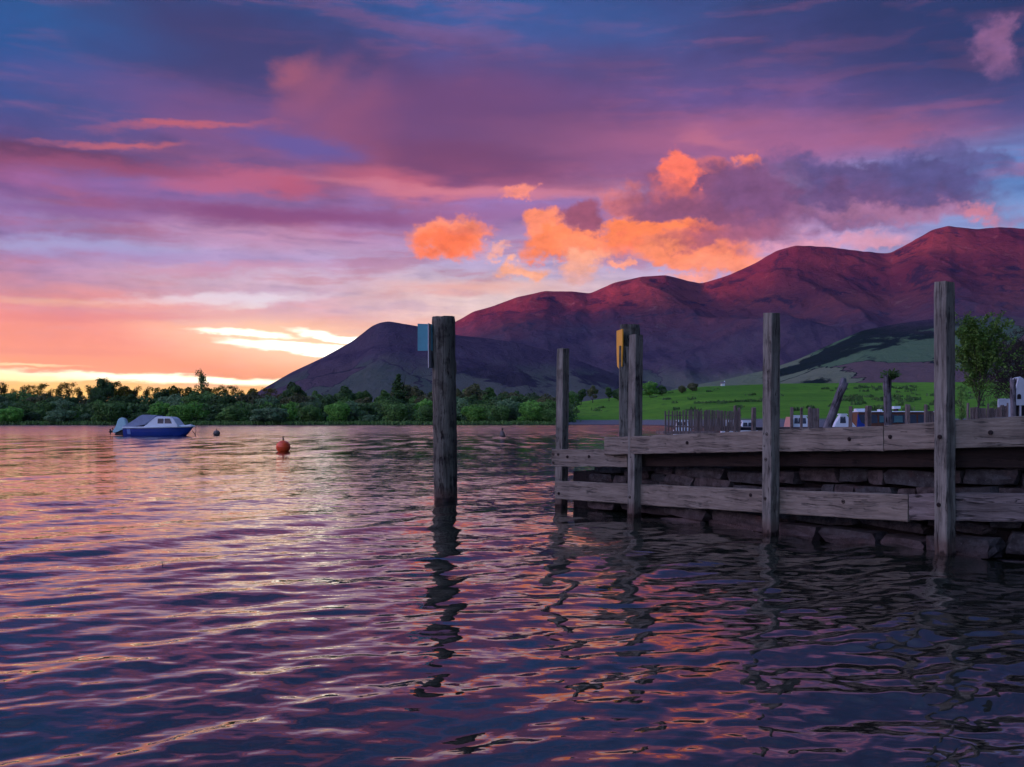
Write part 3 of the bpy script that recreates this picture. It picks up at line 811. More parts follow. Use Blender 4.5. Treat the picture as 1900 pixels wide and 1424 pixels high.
for i in range(150):
    if rs.random() < .5: px = rs.uniform(1560, 1700); yy = rs.choice([720, 724, 738, 741, 744])+rs.uniform(-2, 2)
    else: px = rs.uniform(1080, 1900); yy = rs.uniform(722, 765)
    cnt = rs.randint(1, 6)
    cy = float(smooth_interp(px, CREST)); 
    if yy < cy+3: continue
    r0 = float(smooth_interp(px, SHORE)); u = ((775.5-yy)/(775.5-cy))**(1/.85); Y = r0+60+u*(700-r0-60)
    for k in range(cnt):
        q = px+k*2.0; p_ = W(q, HOR, Y); sp.append((p_.x, p_.y, float(land_z(q, Y)), rs.uniform(.6, 1.5)))
for i in range(130):
    q = 1290+i*1.0; yy = 749-4*(i/130); r0 = float(smooth_interp(q, SHORE)); cy = float(smooth_interp(q, CREST)); u = ((775.5-yy)/(775.5-cy))**(1/.85); Y = r0+60+u*(700-r0-60)
    p_ = W(q, HOR, Y); sp.append((p_.x, p_.y, float(land_z(q, Y)), rs.uniform(.5, 1.1)))
o = tufts('rush_clumps', sp, M['leaf_dark'], .9, 1.9, per=5); tag(o, 'dark rush clumps and rough tussocks scattered over the green field', 'rushes')
# ------------------------------------------------------------------ jetty face line (plan), from its posts at the waterline
FACE = [(1008,945.5),(1040,948.5),(1176,960.5),(1429.6,995.5),(1757,1037),(1905,1047),(2250,1062),(3000,1072)]
FP = [Vector(((px-950)/F*wl(wy), wl(wy))) for px, wy in FACE]
def offset_line(pts, d):
    """the plan line moved d metres inland (away from the lake and the camera)"""
    out = []
    for i, p in enumerate(pts):
        a = pts[max(i-1, 0)]; b = pts[min(i+1, len(pts)-1)]
        t_ = (b-a).normalized(); n = Vector((-t_.y, t_.x));
        if n.y < 0: n = -n
        out.append(p+n*d)
    return out
def hit(px, line):
    """where the sight line of a column meets a plan line: point, tangent"""
    dx = (px-950)/F
    for i in range(len(line)-1):
        a, b = line[i], line[i+1]
        fa, fb = a.x-dx*a.y, b.x-dx*b.y
        if (fa <= 0 <= fb) or (fb <= 0 <= fa) or (i == 0 and fa > 0) or i == len(line)-2:
            k = fa/(fa-fb); p = a+(b-a)*k
            return p, (b-a).normalized()
PW = .130                                  # post width
L0 = FP; L_PL = offset_line(FP, PW); L_WALL = offset_line(FP, PW+.24)
jetty = empty('timber_jetty', (3.2, 10.6, 0), 'weathered timber jetty face of square posts and horizontal planks bolted over a stone wall', 'jetty')
def child(o, root):
    o.parent = root; o.matrix_parent_inverse = Matrix.Translation(root.location).inverted() if root.rotation_euler.z == 0 else root.matrix_basis.inverted()
    return o
def local_obj(name, bm, mat, X, Yv, Z, org, root, smooth=False):
    """mesh built along its own axes, then stood in the place"""
    o = bm_obj(name, bm, mat, None, smooth)
    m = Matrix((X, Yv, Z)).transposed().to_4x4(); m.translation = org
    o.matrix_world = m
    if root:
        o.parent = root; bpy_root = Matrix.Translation(root.location)@root.rotation_euler.to_matrix().to_4x4()
        o.matrix_parent_inverse = bpy_root.inverted()
    return o
def timber(length, th, h0, h1, seed, nseg=14, rough=.004, dz=0.0):
    """sawn plank: local x along, y depth (front face at y=0), z up; slightly uneven arrises"""
    rng = np.random.RandomState(seed); bm = bmesh.new(); rings = []
    for i in range(nseg+1):
        x = length*i/nseg; hb = h0[0]+(h1[0]-h0[0])*i/nseg; ht = h0[1]+(h1[1]-h0[1])*i/nseg
        j = lambda s=rough: rng.uniform(-s, s)
        if i in (0, nseg): x += j(.003)
        b = .006; f = j(.003)
        rings.append([bm.verts.new(q) for q in ((x,f+b,hb+j()),(x,f,hb+b+j()),(x,f,ht-b+j()),(x,f+b,ht+j()),(x,th-b,ht+j()),(x,th,ht-b),(x,th,hb+b),(x,th-b,hb+j()))])
    for a, b_ in zip(rings, rings[1:]):
        for k in range(8): bm.faces.new((a[k], a[(k+1)%8], b_[(k+1)%8], b_[k]))
    bm.faces.new(rings[0]); bm.faces.new(rings[-1][::-1])
    return bm
def bolt(parent_o, p, n, r=.017):
    bm = bmesh.new()
    a = n.normalized(); u = a.cross(Vector((0,0,1))).normalized(); v = a.cross(u)
    def ring(rad, off, seg=12): return [bm.verts.new((u*math.cos(2*math.pi*k/seg)+v*math.sin(2*math.pi*k/seg))*rad+a*off) for k in range(seg)]
    R_ = [ring(r*1.25, -.004), ring(r*1.25, .004), ring(r*.95, .006), ring(r*.9, -.001)]
    for x_, y_ in zip(R_, R_[1:]):
        for k in range(12): bm.faces.new((x_[k], x_[(k+1)%12], y_[(k+1)%12], y_[k]))
    bm.faces.new(R_[-1])
    add_tube(bm, [a*-.001, a*.010], [r*.5, r*.45], 6)
    o = bm_obj('bolt', bm, M['bolt']); o.location = p
    pm = parent_o.matrix_parent_inverse.copy()
    bpy.context.view_layer.update()
    o.parent = parent_o; o.matrix_parent_inverse = parent_o.matrix_world.inverted()
    return o
def plank(name, l, r, th=.075, line=None, fwd=0.0, mat=None, bolts=(), seed=1, root=None):
    """l, r = (column, top row, bottom row) of the two ends of the front face"""
    line = line or L_PL
    p, t1 = hit(l[0], line); q, t2 = hit(r[0], line)
    tt = (q-p); ln = tt.length; tt.normalize(); nn = Vector((-tt.y, tt.x)); 
    if nn.y < 0: nn = -nn
    p = p-nn*fwd; q = q-nn*fwd
    z = lambda row, P_: EYE+(HOR-row)/F*P_.y
    zl = (z(l[2], p), z(l[1], p)); zr = (z(r[2], q), z(r[1], q))
    bm = timber(ln, th, (0, zl[1]-zl[0]), (zr[0]-zl[0], zr[1]-zl[0]), seed, max(4, int(ln/.12)))
    o = local_obj(name, bm, mat or M['plank'], Vector((tt.x, tt.y, 0)), Vector((nn.x, nn.y, 0)), Vector((0,0,1)), Vector((p.x, p.y, zl[0])), root or jetty)
    for bx, by in bolts:
        dx = (bx-950)/F; fa = p.x-dx*p.y; fb = q.x-dx*q.y; k = fa/(fa-fb); s = p+(q-p)*k
        bolt(o, Vector((s.x, s.y, z(by, s)))-Vector((nn.x, nn.y, 0))*.002, Vector((-nn.x, -nn.y, 0)))
    return o
plank('plank', (1024,834,866), (1163.5,835.5,867), bolts=[(1027,843),(1036,843.5),(1053,848),(1093,847.5),(1027,858.5)], seed=2)
plank('plank', (1122.5,812,844), (1430,799,838), fwd=.012, bolts=[(1275,822)], seed=3, th=.085)
plank('plank', (1432,797,838.5), (1640,791,837), fwd=.012, bolts=[(1576,815)], seed=4, th=.085)
plank('plank', (1641.5,789.5,836), (1764,781.5,833), fwd=.010, bolts=[(1652,811)], seed=5, th=.085)
plank('plank', (1766,780.5,832.5), (2130,758,824), fwd=.012, bolts=[(1838,803)], seed=6, th=.085)
plank('plank', (1029.5,892.5,926), (1178,898.5,936), bolts=[(1037,916)], seed=7)
plank('plank', (1179.5,898.5,936.5), (1427,909,953), bolts=[(1393,919)], seed=8)
plank('plank', (1429,909.5,953), (1684,918,968), bolts=[(1565,931)], seed=9)
M['rotten'] = wood('pitted_plank', (.20,.19,.175), (.085,.078,.07), 'X', .3, .8, False, 1.0, .95)
plank('plank', (1686,917.5,965), (1764,915,966), fwd=-.004, mat=M['rotten'], seed=10)['label'] = 'short pitted plank'
plank('plank', (1766,915.5,967), (2130,918,973), fwd=-.004, mat=M['rotten'], seed=11)['label'] = 'pitted decayed plank'
plank('plank', (2132,758,824), (2950,752,820), fwd=.012, seed=12, th=.085)
plank('plank', (2132,918,973), (2950,920,975), seed=13)
# dark wale timbers set back under the top planks
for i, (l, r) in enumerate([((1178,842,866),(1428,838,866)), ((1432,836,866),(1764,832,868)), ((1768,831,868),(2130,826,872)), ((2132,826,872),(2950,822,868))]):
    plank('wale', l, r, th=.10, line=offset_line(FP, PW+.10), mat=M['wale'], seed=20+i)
def post(bot, top, w, ax, bolts, seed, zlow=-.7, mat=None, name='post', root=None, Yp=None, chip=.012):
    """bot/top = (column, row) of the arris nearest the camera; ax = plan direction of the face with the bolts"""
    Y = Yp or wl(bot[1]); B = W(bot[0], bot[1], Y); T = W(top[0], top[1], Y)
    t_ = Vector((ax.x, ax.y, 0)); n_ = Vector((-t_.y, t_.x, 0))
    if n_.y < 0: n_ = -n_
    up = (T-B); H_ = up.length; up.normalize()
    rng = np.random.RandomState(seed); bm = bmesh.new(); N = 26; rings = []
    z0 = (zlow-B.z)/up.z
    for i in range(N+1):
        zz = z0+(H_-z0)*i/N; sh = 1.0
        if i == N: sh = .955
        b = .007; c = [(-w, 0), (-w, w), (0, w), (0, 0)]    # nearest arris is the local origin
        j = lambda s=.0022: rng.uniform(-s, s)
        ring = []
        for (cx, cy) in ((-w+b,0),(-b,0),(0,b),(0,w-b),(-b,w),(-w+b,w),(-w,w-b),(-w,b)):
            mx, my = cx+w/2, cy-w/2
            ring.append(bm.verts.new((mx*sh-w/2+j(), my*sh+w/2+j(), zz+(rng.uniform(-chip, chip*.3) if i == N else 0))))
        rings.append(ring)
    for a, b_ in zip(rings, rings[1:]):
        for k in range(8): bm.faces.new((a[k], a[(k+1)%8], b_[(k+1)%8], b_[k]))
    c = bm.verts.new((-w/2, w/2, H_+.002))
    for k in range(8): bm.faces.new((rings[-1][k], rings[-1][(k+1)%8], c))
    bm.faces.new(rings[0][::-1])
    o = local_obj(name, bm, mat or M['post'], t_, n_, up, B, root)
    for (bx, by) in bolts:
        k = (by-bot[1])/(top[1]-bot[1]); edge = B+(T-B)*k; epx = bot[0]+(top[0]-bot[0])*k
        # slide along the face until the column matches
        best = min(np.linspace(0, w, 40), key=lambda s: abs(950+F*(edge-t_*s).x/(edge-t_*s).y-bx))
        P_ = edge-t_*best; P_.z = EYE+(HOR-by)/F*P_.y
        bolt(o, P_-n_*.002, -n_, .016)
    return o
tA = (FP[2]-FP[1]).normalized(); tB = (FP[3]-FP[1]).normalized(); tC = (FP[4]-FP[2]).normalized(); tD = Vector((.53,-.848))
post((1041.5,942.5), (1048.5,646), PW, tA, [], 31, root=jetty)
post((1176,960.5), (1182,620.5), PW, tB, [(1172.5,815),(1171.5,849),(1169,923)], 32, root=jetty)
post((1429.6,995.5), (1433.5,579.5), PW, tC, [(1423,806),(1421.5,853),(1420,925.5)], 33, root=jetty)
post((1757,1037), (1755,520), .128, tD, [(1744,811),(1742,937)], 34, root=jetty)

post((2128,1052), (2126,505), .128, (FP[6]-FP[5]).normalized(), [], 35, root=jetty)
post((2580,1066), (2578,500), .128, (FP[7]-FP[6]).normalized(), [], 36, root=jetty)
# ------------------------------------------------------------------ dry stone wall behind the planks
def stone_mat():
    m, t, p = newmat('slate_stone')
    tc = t.new('ShaderNodeTexCoord'); oi = t.new('ShaderNodeObjectInfo'); P = t.new('ShaderNodeNewGeometry').outputs['Position']
    n = t.noise(P, 9, 7, .68); n2 = t.noise(P, 42, 5, .7); n3 = t.noise(P, 4, 5, .6)
    tint = t.mix(t.rng(oi.outputs['Random'], .0, 1), (.088,.080,.074), (.054,.066,.066))
    c = t.mix(t.rng(n, .35, .68), t.mix(1.0, tint, (.30,.28,.28), 'MULTIPLY'), tint)
    c = t.mix(t.rng(n2, .56, .72), c, (.012,.010,.010))
    c = t.mix(t.math('MULTIPLY', t.rng(n3, .58, .70), .6), c, (.055,.024,.018))
    c = t.mix(t.math('MULTIPLY', t.rng(n2, .38, .30), .6), c, (.24,.23,.24))
    z = t.sep(P)[2]
    wet = t.rng(t.math('ADD', z, t.math('MULTIPLY', n, .1)), .07, .20, 1, 0)
    c = t.mix(wet, c, t.mix(1.0, c, (.45,.40,.46), 'MULTIPLY'))
    t.set(p.inputs['Base Color'], c); t.set(p.inputs['Roughness'], t.mix(wet, (.9,.9,.9), (.35,.35,.35)))
    h = t.math('ADD', n, t.math('MULTIPLY', n2, .35)); t.set(p.inputs['Normal'], t.bump(h, 1, .02))
    return m
M['stone'] = stone_mat()
M['fill'] = simple('dark_rubble_fill', (.012,.010,.009), .95, 0, .4, 20, .02)
wall = empty('stone_wall', (3.6, 10.9, 0), 'dark dry stone retaining wall of irregular slate blocks behind the jetty planks', 'wall')
stone_meshes = []
for i in range(14):
    bm = bmesh.new(); bmesh.ops.create_cube(bm, size=1.0); bmesh.ops.subdivide_edges(bm, edges=bm.edges[:], cuts=2, use_grid_fill=True)
    rng = np.random.RandomState(100+i); tl = rng.uniform(-.16, .16); tr = rng.uniform(-.16, .16); w0 = rng.uniform(.8, 1)
    for v in bm.verts:
        c = v.co
        c.z *= 1+tl*c.x; c.x += tr*c.z; 
        rr = Vector((abs(c.x), abs(c.y), abs(c.z)))
        e = sum(1 for q in rr if q > .45)
        if e >= 2: v.co = c*(.955 if e == 2 else .90)
        v.co += Vector(rng.uniform(-.03, .03, 3))
    me = bpy.data.meshes.new('stone'); bmesh.ops.recalc_face_normals(bm, faces=bm.faces); bm.to_mesh(me); bm.free(); me.materials.append(M['stone']); stone_meshes.append(me)
def line_len(line): return sum((b-a).length for a, b in zip(line, line[1:]))
def at_len(line, s):
    for a, b in zip(line, line[1:]):
        l_ = (b-a).length
        if s <= l_: return a+(b-a)*(s/l_), (b-a).normalized()
        s -= l_
    return line[-1], (line[-1]-line[-2]).normalized()
rw = random.Random(4)
def top_z(p):        # underside of the wale over a plan point
    px = 950+F*p.x/p.y
    return EYE+(HOR-float(np.interp(px, [1060,1178,1181,1428,1764,2130], [872,872,862,862,862,866])))/F*p.y
nst = 0
z = -.42
wall_len = line_len(L_WALL)
while z < 1.02:
    h = rw.uniform(.085, .165) if z > .1 else rw.uniform(.17, .25)
    s = .52 if z > -.1 else .42
    s += rw.uniform(-.06, .06)
    while s < wall_len-.3:
        w = rw.choice((rw.uniform(.16,.3), rw.uniform(.3,.75), rw.uniform(.4,.8))) if z > .1 else rw.uniform(.4, 1.0)
        p, t_ = at_len(L_WALL, s+w/2); n_ = Vector((-t_.y, t_.x)); 
        if n_.y < 0: n_ = -n_
        dip = .06*math.sin(s*1.1+z*3)+.02*math.sin(s*3.3)
        zt = z+dip
        hh = h*rw.uniform(.78, .97)
        if zt+hh < top_z(p)+.05:
            proud = rw.uniform(-.035, .035)+(-.13 if z < 0 else (-.05 if z < .14 else 0))
            dpt = .26
            o = bpy.data.objects.new('stone', rw.choice(stone_meshes)); COL.objects.link(o); o.parent = wall
            c = p+n_*(proud+dpt/2)
            o.location = Vector((c.x, c.y, zt+h/2))-wall.location
            o.rotation_euler = (rw.uniform(-.06,.06), rw.uniform(-.07,.07), math.atan2(t_.y, t_.x)+rw.uniform(-.06,.06))
            o.scale = ((w-rw.uniform(.012,.035))*rw.choice((-1,1)), dpt, hh); nst += 1
        s += w
    z += h
# rubble core and the gravel deck on top
def slab(name, front, depth, zb, ztop, mat, root=None):
    back = offset_line(front, depth); n = len(front); V = []
    for i, (a, b) in enumerate(zip(front, back)):
        zt = ztop(a); V += [(a.x,a.y,zb),(a.x,a.y,zt),(b.x,b.y,zt),(b.x,b.y,zb)]
    Fc = []
    for i in range(n-1):
        for k in range(4): Fc.append((4*i+k, 4*i+(k+1)%4, 4*i+4+(k+1)%4, 4*i+4+k))
    Fc += [(3,2,1,0), tuple(4*(n-1)+k for k in range(4))]
    o = mesh_obj(name, V, Fc, mat)
    if root: o.parent = root; o.matrix_parent_inverse = Matrix.Translation(root.location).inverted()
    return o
core = []; 
p0, _ = hit(1064, offset_line(FP, PW+.40)); LC = offset_line(FP, PW+.40)
core = [p0]+[q for q in LC[2:]]
slab('rubble_fill', core, 1.35, -1.6, lambda a: top_z(a)-.02, M['fill'], wall)
p1, _ = hit(1140, offset_line(FP, PW+.10))
deck_line = [p1]+offset_line(FP, PW+.10)[2:]
M['gravel'] = simple('jetty_gravel', (.10,.095,.09), .95, 0, .4, 30, .03)
def dz_(a): px = 950+F*a.x/a.y; return EYE+(HOR-float(np.interp(px, [1120,1430,1640,1765,2130],[815,801,794,784,762])))/F*a.y-.02
o = slab('jetty_deck', [hit(1128, offset_line(FP, PW+.21))[0]]+offset_line(FP, PW+.21)[2:], 1.5, .90, dz_, M['gravel']); tag(o, kind='structure')

# ------------------------------------------------------------------ round mooring pile with its sign boards
def round_post(name, bot, top, Y, r0, r1, label, cat, mat, seed, zlow=-.8, root=None, knots=True, group=None, flat=None):
    B = W(bot[0], bot[1], Y); T = W(top[0], top[1], Y); up = (T-B).normalized(); H_ = (T-B).length
    rng = np.random.RandomState(seed); bm = bmesh.new(); N = 44; S = 26; rings = []; z0 = (zlow-B.z)/up.z
    for i in range(N+1):
        zz = z0+(H_-z0)*i/N; f = max(0, zz/H_); rr = r0+(r1-r0)*f; ring = []
        for k in range(S):
            a = 2*math.pi*k/S
            q = rr*(1+.05*(fbm(np.array([math.cos(a)*1.3+seed]), np.array([math.sin(a)*1.3+zz*1.5]), seed, 3)[0]-.5)*2+.012*rng.normal())
            if knots:
                for (ka, kz, kr, kh) in ((5.2,.62,.16,.028),(3.9,.42,.12,.020),(0.2,.72,.14,.022),(4.6,.3,.1,.015)):
                    da = (a-ka+math.pi)%(2*math.pi)-math.pi
                    q += kh*math.exp(-((da*rr)**2+(zz-kz*H_)**2)/(kr**2*.5))
            if i == N: q *= .95
            ring.append(bm.verts.new((q*math.cos(a), q*math.sin(a), zz+(rng.uniform(-.012,.004) if i == N else 0))))
        rings.append(ring)
    for a, b in zip(rings, rings[1:]):
        for k in range(S): bm.faces.new((a[k], a[(k+1)%S], b[(k+1)%S], b[k]))
    c = bm.verts.new((0,0,H_+.004))
    for k in range(S): bm.faces.new((rings[-1][k], rings[-1][(k+1)%S], c))
    bm.faces.new(rings[0][::-1])
    X = Vector((1,0,0)); Yv = up.cross(X).normalized(); X = Yv.cross(up)
    o = local_obj(name, bm, mat, X, Yv, up, B, root, smooth=True)
    if label: tag(o, label, cat, group)
    return o
YP = wl(928)
pile = round_post('mooring_pile', (827,928), (822.5,588), YP, .178, .180, 'thick round weathered timber pile standing alone in open water with a teal sign board', 'pile', M['pile'], 5)
def board(name, pts, Yd, th, mat, rotz, pivot, root=None, label=None, cat=None, off=(0,0,0)):
    """thin flat board: outline (x, z) about its pivot, turned about the vertical"""
    bm = bmesh.new(); n = len(pts)
    a = [bm.verts.new((x, -th/2, z_)) for x, z_ in pts]; b = [bm.verts.new((x, th/2, z_)) for x, z_ in pts]
    bm.faces.new(a); bm.faces.new(b[::-1])
    for k in range(n): bm.faces.new((a[k], b[k], b[(k+1)%n], a[(k+1)%n]))
    o = bm_obj(name, bm, mat); o.location = pivot; o.rotation_euler = (0, 0, rotz)
    if root:
        bpy.context.view_layer.update(); o.parent = root; o.matrix_parent_inverse = root.matrix_world.inverted()
    if label: tag(o, label, cat)
    return o
M['teal'] = simple('teal_sign_paint', (.06,.30,.36), .55, 0, .12, 5)
M['white_board'] = simple('white_sign_edge', (.48,.50,.52), .6, 0, .1, 5)
M['yellow'] = simple('yellow_sign_paint', (.78,.42,.03), .5, 0, .1, 6)
k = YP/F
piv = W(803, 600, YP-.05)
o = board('sign_board', [(-28.5*k,-51*k),(-28.5*k,-.5*k),(-1*k,-2*k),(0,-51*k)], YP, .014, M['teal'], R(-8), piv, None, 'blank teal rectangular sign board fixed to the left of the lone round pile', 'sign')
piv2 = W(802.5, 602, YP-.13)
board('sign_board', [(-.16,-82*k),(-.17,0),(.16,-1*k),(.15,-80*k)], YP, .014, M['white_board'], R(78), W(800.5, 602, YP-.02), None, 'narrow white sign seen nearly edge on against the side of the round pile', 'sign')
# back pile with the yellow sign, standing inside the jetty corner
YB = 14.6
kB = YB/F
bp = round_post('mooring_pile', (1168,845), (1168.5,602.5), YB, 18.3*kB, 18.3*kB, 'shorter dark round pile behind the second jetty post carrying the yellow sign', 'pile', M['pile'], 9, zlow=-.8)
bm = bmesh.new(); add_box(bm, (0,0,0), (19*kB, .06, 1.9), bevel=.006)
for v in bm.verts: v.co.z += .012*math.sin(v.co.x*60)
o = bm_obj('facing_board', bm, M['post']); p_ = W(1158.5, 643, YB-.18); o.location = (p_.x, p_.y, p_.z-.95)
bpy.context.view_layer.update(); o.parent = bp; o.matrix_parent_inverse = bp.matrix_world.inverted()
board('sign_board', [(-.13,-66*kB),(-.16,-30*kB),(-.16,0),(.14,0),(.14,-30*kB),(.10,-68*kB),(0,-73*kB)], YB, .016, M['yellow'], R(-80.5), W(1150.5, 612.5, YB-.12), None, 'tall yellow sign seen nearly edge on at the left of the back pile', 'sign')

# leaning stump posts beyond the jetty
def rough_post(bot, top, Y, wpx, label, seed, flat=.6):
    B = W(*bot, Y); T = W(*top, Y); up = (T-B).normalized(); H_ = (T-B).length; w = wpx/F*Y
    rng = np.random.RandomState(seed); bm = bmesh.new(); N = 20; S = 12; rings = []; z0 = -1.3/up.z
    for i in range(N+1):
        zz = z0+(H_-z0)*i/N; ring = []
        for q in range(S):
            a = 2*math.pi*q/S; sq = 1/max(abs(math.cos(a)), abs(math.sin(a)))**.6
            rr = w/2*sq*(.92+.10*rng.uniform(-1,1)*(.4 if i < N-3 else 1.4)) * (1-.12*(1 if (q in (4,5) and i > 6) else 0)*2)
            ring.append(bm.verts.new((rr*math.cos(a), rr*math.sin(a)*flat, zz+(rng.uniform(-.10,.06) if i == N else 0))))
        rings.append(ring)
    for a, b in zip(rings, rings[1:]):
        for q in range(S): bm.faces.new((a[q], a[(q+1)%S], b[(q+1)%S], b[q]))
    c = bm.verts.new((0,0,H_-.06))
    for q in range(S): bm.faces.new((rings[-1][q], rings[-1][(q+1)%S], c))
    bm.faces.new(rings[0][::-1])
    X = Vector((1,0,0)); Yv = up.cross(X).normalized(); X = Yv.cross(up)
    o = local_obj('old_post', bm, M['oldpost'], X, Yv, up, B, None, True); tag(o, label, 'post')
    return o
rough_post((1533,800), (1567,707), 16.5, 17, 'split grey post leaning steeply to the right beyond the jetty', 3)
op = rough_post((1648,800), (1645.5,690), 15.5, 16, 'upright cracked grey stump post with a dark tuft growing from its top', 4)
rough_post((1881,800), (1878.5,702), 24, 11, 'slim pale grey leaning post in front of the white boathouse', 6, .8)
V = []; rng = np.random.RandomState(2); c = W(1652, 694, 15.5)
for i in range(260):
    d = rng.normal(size=3); d[2] = abs(d[2])*.8; d /= np.linalg.norm(d); L_ = rng.uniform(.03, .13); b = np.array(c)+rng.uniform(-.05,.05,3)+np.array([0,.02,-.03]); u = np.cross(d, rng.normal(size=3)); u = u/np.linalg.norm(u)*.008
    e = b+d*L_+np.array([0,0,-.02]); V += [b-u, b+u, e+u*1.5, e-u*1.5]
o = mesh_obj('fern_tuft', np.array(V), np.arange(len(V)).reshape(-1,4), L['leaf_dark']); tag(o, 'dark ferny tuft growing on top of the cracked stump post', 'plant')
# ------------------------------------------------------------------ landing stage, palisade and small posts behind the jetty
YS = 30.0; kS = YS/F
def wbox(name, px0, px1, y0, y1, Y, depth, mat, root=None, bevel=0, rz=0):
    a = W(px0, y0, Y); b = W(px1, y1, Y); bm = bmesh.new()
    add_box(bm, (0,0,0), (abs(b.x-a.x), depth, abs(a.z-b.z)), bevel=bevel)
    o = bm_obj(name, bm, mat); o.location = ((a.x+b.x)/2, Y+depth/2, (a.z+b.z)/2); o.rotation_euler.z = rz
    if root: o.location -= root.location; o.parent = root
    return o
fence = empty('picket_fence', W(1318, 801, YS), 'grey picket palisade of close upright pales on the landing stage behind the jetty', 'fence')
rf = random.Random(5)
pm = []
for i in range(5):
    bm = bmesh.new(); r_ = .5
    add_box(bm, (0,0,.5), (1,.55,1)); 
    for v in bm.verts:
        v.co.x += rf.uniform(-.07,.07); 
        if v.co.z > .5: v.co.z += rf.uniform(-.03,.02); v.co.x *= .85
    me = bpy.data.meshes.new('pale'); bm.to_mesh(me); bm.free(); me.materials.append(M['smallpost']); pm.append(me)
def pale(px, ytop, ybot, w, Y, root, name='pale', mat=None):
    a = W(px, ybot, Y); h = (ybot-ytop)/F*Y
    o = bpy.data.objects.new(name, rf.choice(pm)); COL.objects.link(o); o.parent = root
    o.location = a-root.location; o.scale = (w/F*Y, w/F*Y, h); o.rotation_euler = (0, rf.uniform(-.02,.02), rf.uniform(-.3,.3))
    return o
for px in [1235,1240.5,1247,1252.5,1257,1262,1267.5,1272.5]: pale(px, 762+rf.uniform(-1,1.5), 801.5, 3.2, YS+.4, fence)
px = 1279
while px < 1374:
    pale(px, float(np.interp(px, [1279,1330,1374], [761.5,761,763]))+rf.uniform(-1,1.5), 800.5, rf.uniform(3.4, 4.3), YS, fence); px += rf.uniform(4.3, 5.0)
wbox('rail', 1233, 1376, 770, 772, YS+.12, .05, M['smallpost'], fence); wbox('rail', 1233, 1376, 791, 793.5, YS+.12, .05, M['smallpost'], fence)
st = empty('landing_stage', W(1330, 803, YS), 'low grey timber landing stage carrying the palisade', 'landing stage')
wbox('deck_board', 1231, 1335, 801, 806, YS-.1, 1.6, M['smallpost'], st)
for q in (1240, 1285, 1330): wbox('pile', q-3, q+3, 806, 862, YS+.2, .12, M['smallpost'], st)
wk = empty('walkway', W(1520, 797, YS+1), 'long dark edged timber walkway running right from the palisade', 'walkway')
M['darkbeam'] = simple('dark_tarred_beam', (.022,.024,.030), .8, 0, .3, 3)
wbox('edge_beam', 1330, 1735, 793.5, 799, YS+1, .2, M['darkbeam'], wk)
wbox('deck_board', 1336, 1735, 793, 794.5, YS+1.25, 1.6, M['smallpost'], wk)
for q in (1350, 1420, 1500, 1580, 1650, 1725): wbox('pile', q-3, q+3, 799, 862, YS+1.02, .13, M['smallpost'], wk)
PL = [(1363,753,798,5,'slim post close to the right end of the palisade, first of a pair'),(1370,757,798,5.5,'slim post close to the right end of the palisade, second of a pair'),(1397.5,756.5,798,7,'short stout post between the palisade and the third jetty post'),
 (1468,756,797,6,'short post just right of the third jetty post'),(1486,757,797,4.5,'thin dark topped post in front of the small white boat'),(1501,756,797,5,'thin post left of the grey board'),
 (1577,754,797,6.5,'short post in front of the white boat windows right of the leaning post'),(1610,753.5,796,9,'stout square post between the leaning post and the cracked stump'),(1683,751,793,8,'stout post right of the cracked stump against the brown cabin'),
 (1717,751,790,5,'pale thin post left of the tallest jetty post'),(1795,748,779,4,'pale thin post at the left end of the grey board fence')]
for px, yt, yb, w, lb in PL:
    yb2 = yb if px > 1790 else 800
    a = W(px, yb2, YS+.8); h = (yb2-yt)/F*(YS+.8)
    bm = bmesh.new(); add_box(bm, (0,0,h/2-.4), (w/F*YS, w/F*YS, h+.8), bevel=.01)
    for v in bm.verts:
        if v.co.z > 0: v.co.x += .02; v.co.z += rf.uniform(-.012,.012)
    o = bm_obj('short_post', bm, M['smallpost']); o.location = a; o.rotation_euler.z = rf.uniform(-.4,.4); tag(o, lb, 'post', 'short posts along the walkway')
o = wbox('upright_board', 1506, 1520, 758, 799, YS+.85, .05, M['smallpost']); tag(o, 'wide grey upright board standing left of the leaning post', 'board')
o = wbox('upright_board', 1722, 1732, 763, 799, YS+.85, .05, M['smallpost']); tag(o, 'pale upright board partly hidden by the tallest jetty post', 'board')
bf = empty('board_fence', W(1830, 780, YS+2), 'pale grey fence of wide upright boards right of the tallest jetty post', 'fence')
px = 1800
while px < 1866:
    w = rf.uniform(5, 8); pale(px+w/2, rf.uniform(756, 759) if px < 1850 else rf.uniform(752, 755), 784, w*.92, YS+2, bf, 'fence_board'); px += w
for q, yt in ((1812,755),(1833,749),(1857,754),(1869,748)): pale(q, yt, 784, 3.5, YS+1.9, bf, 'fence_post')
wbox('rail', 1798, 1872, 775, 777, YS+2.1, .05, M['smallpost'], bf)

# ------------------------------------------------------------------ boats
M['white'] = simple('white_gelcoat', (.64,.80,.85), .35, 0, .06, 2)
M['bluehull'] = simple('blue_hull_paint', (.006,.045,.30), .35, 0, .15, 2)
M['bluestripe'] = simple('light_blue_paint', (.10,.22,.55), .4, 0, .1, 2)
M['canvas'] = simple('grey_blue_canvas', (.22,.30,.42), .85, 0, .15, 3, .01)
M['outb'] = simple('pale_outboard_cowl', (.30,.62,.66), .35, 0, .08, 3)
M['cabinwood'] = simple('varnished_brown_cabin', (.085,.035,.018), .45, 0, .3, 3)
M['tealpanel'] = simple('teal_window_blind', (.05,.16,.18), .4, 0, .2, 3)
def glass_mat():
    m, t, p = newmat('dark_window_glass'); p.inputs['Base Color'].default_value = (.02,.045,.07,1); p.inputs['Roughness'].default_value = .06; p.inputs['Specular IOR Level'].default_value = .8
    return m
M['glass'] = glass_mat()
M['orange'] = simple('orange_buoy', (.85,.10,.02), .4, 0, .12, 4)
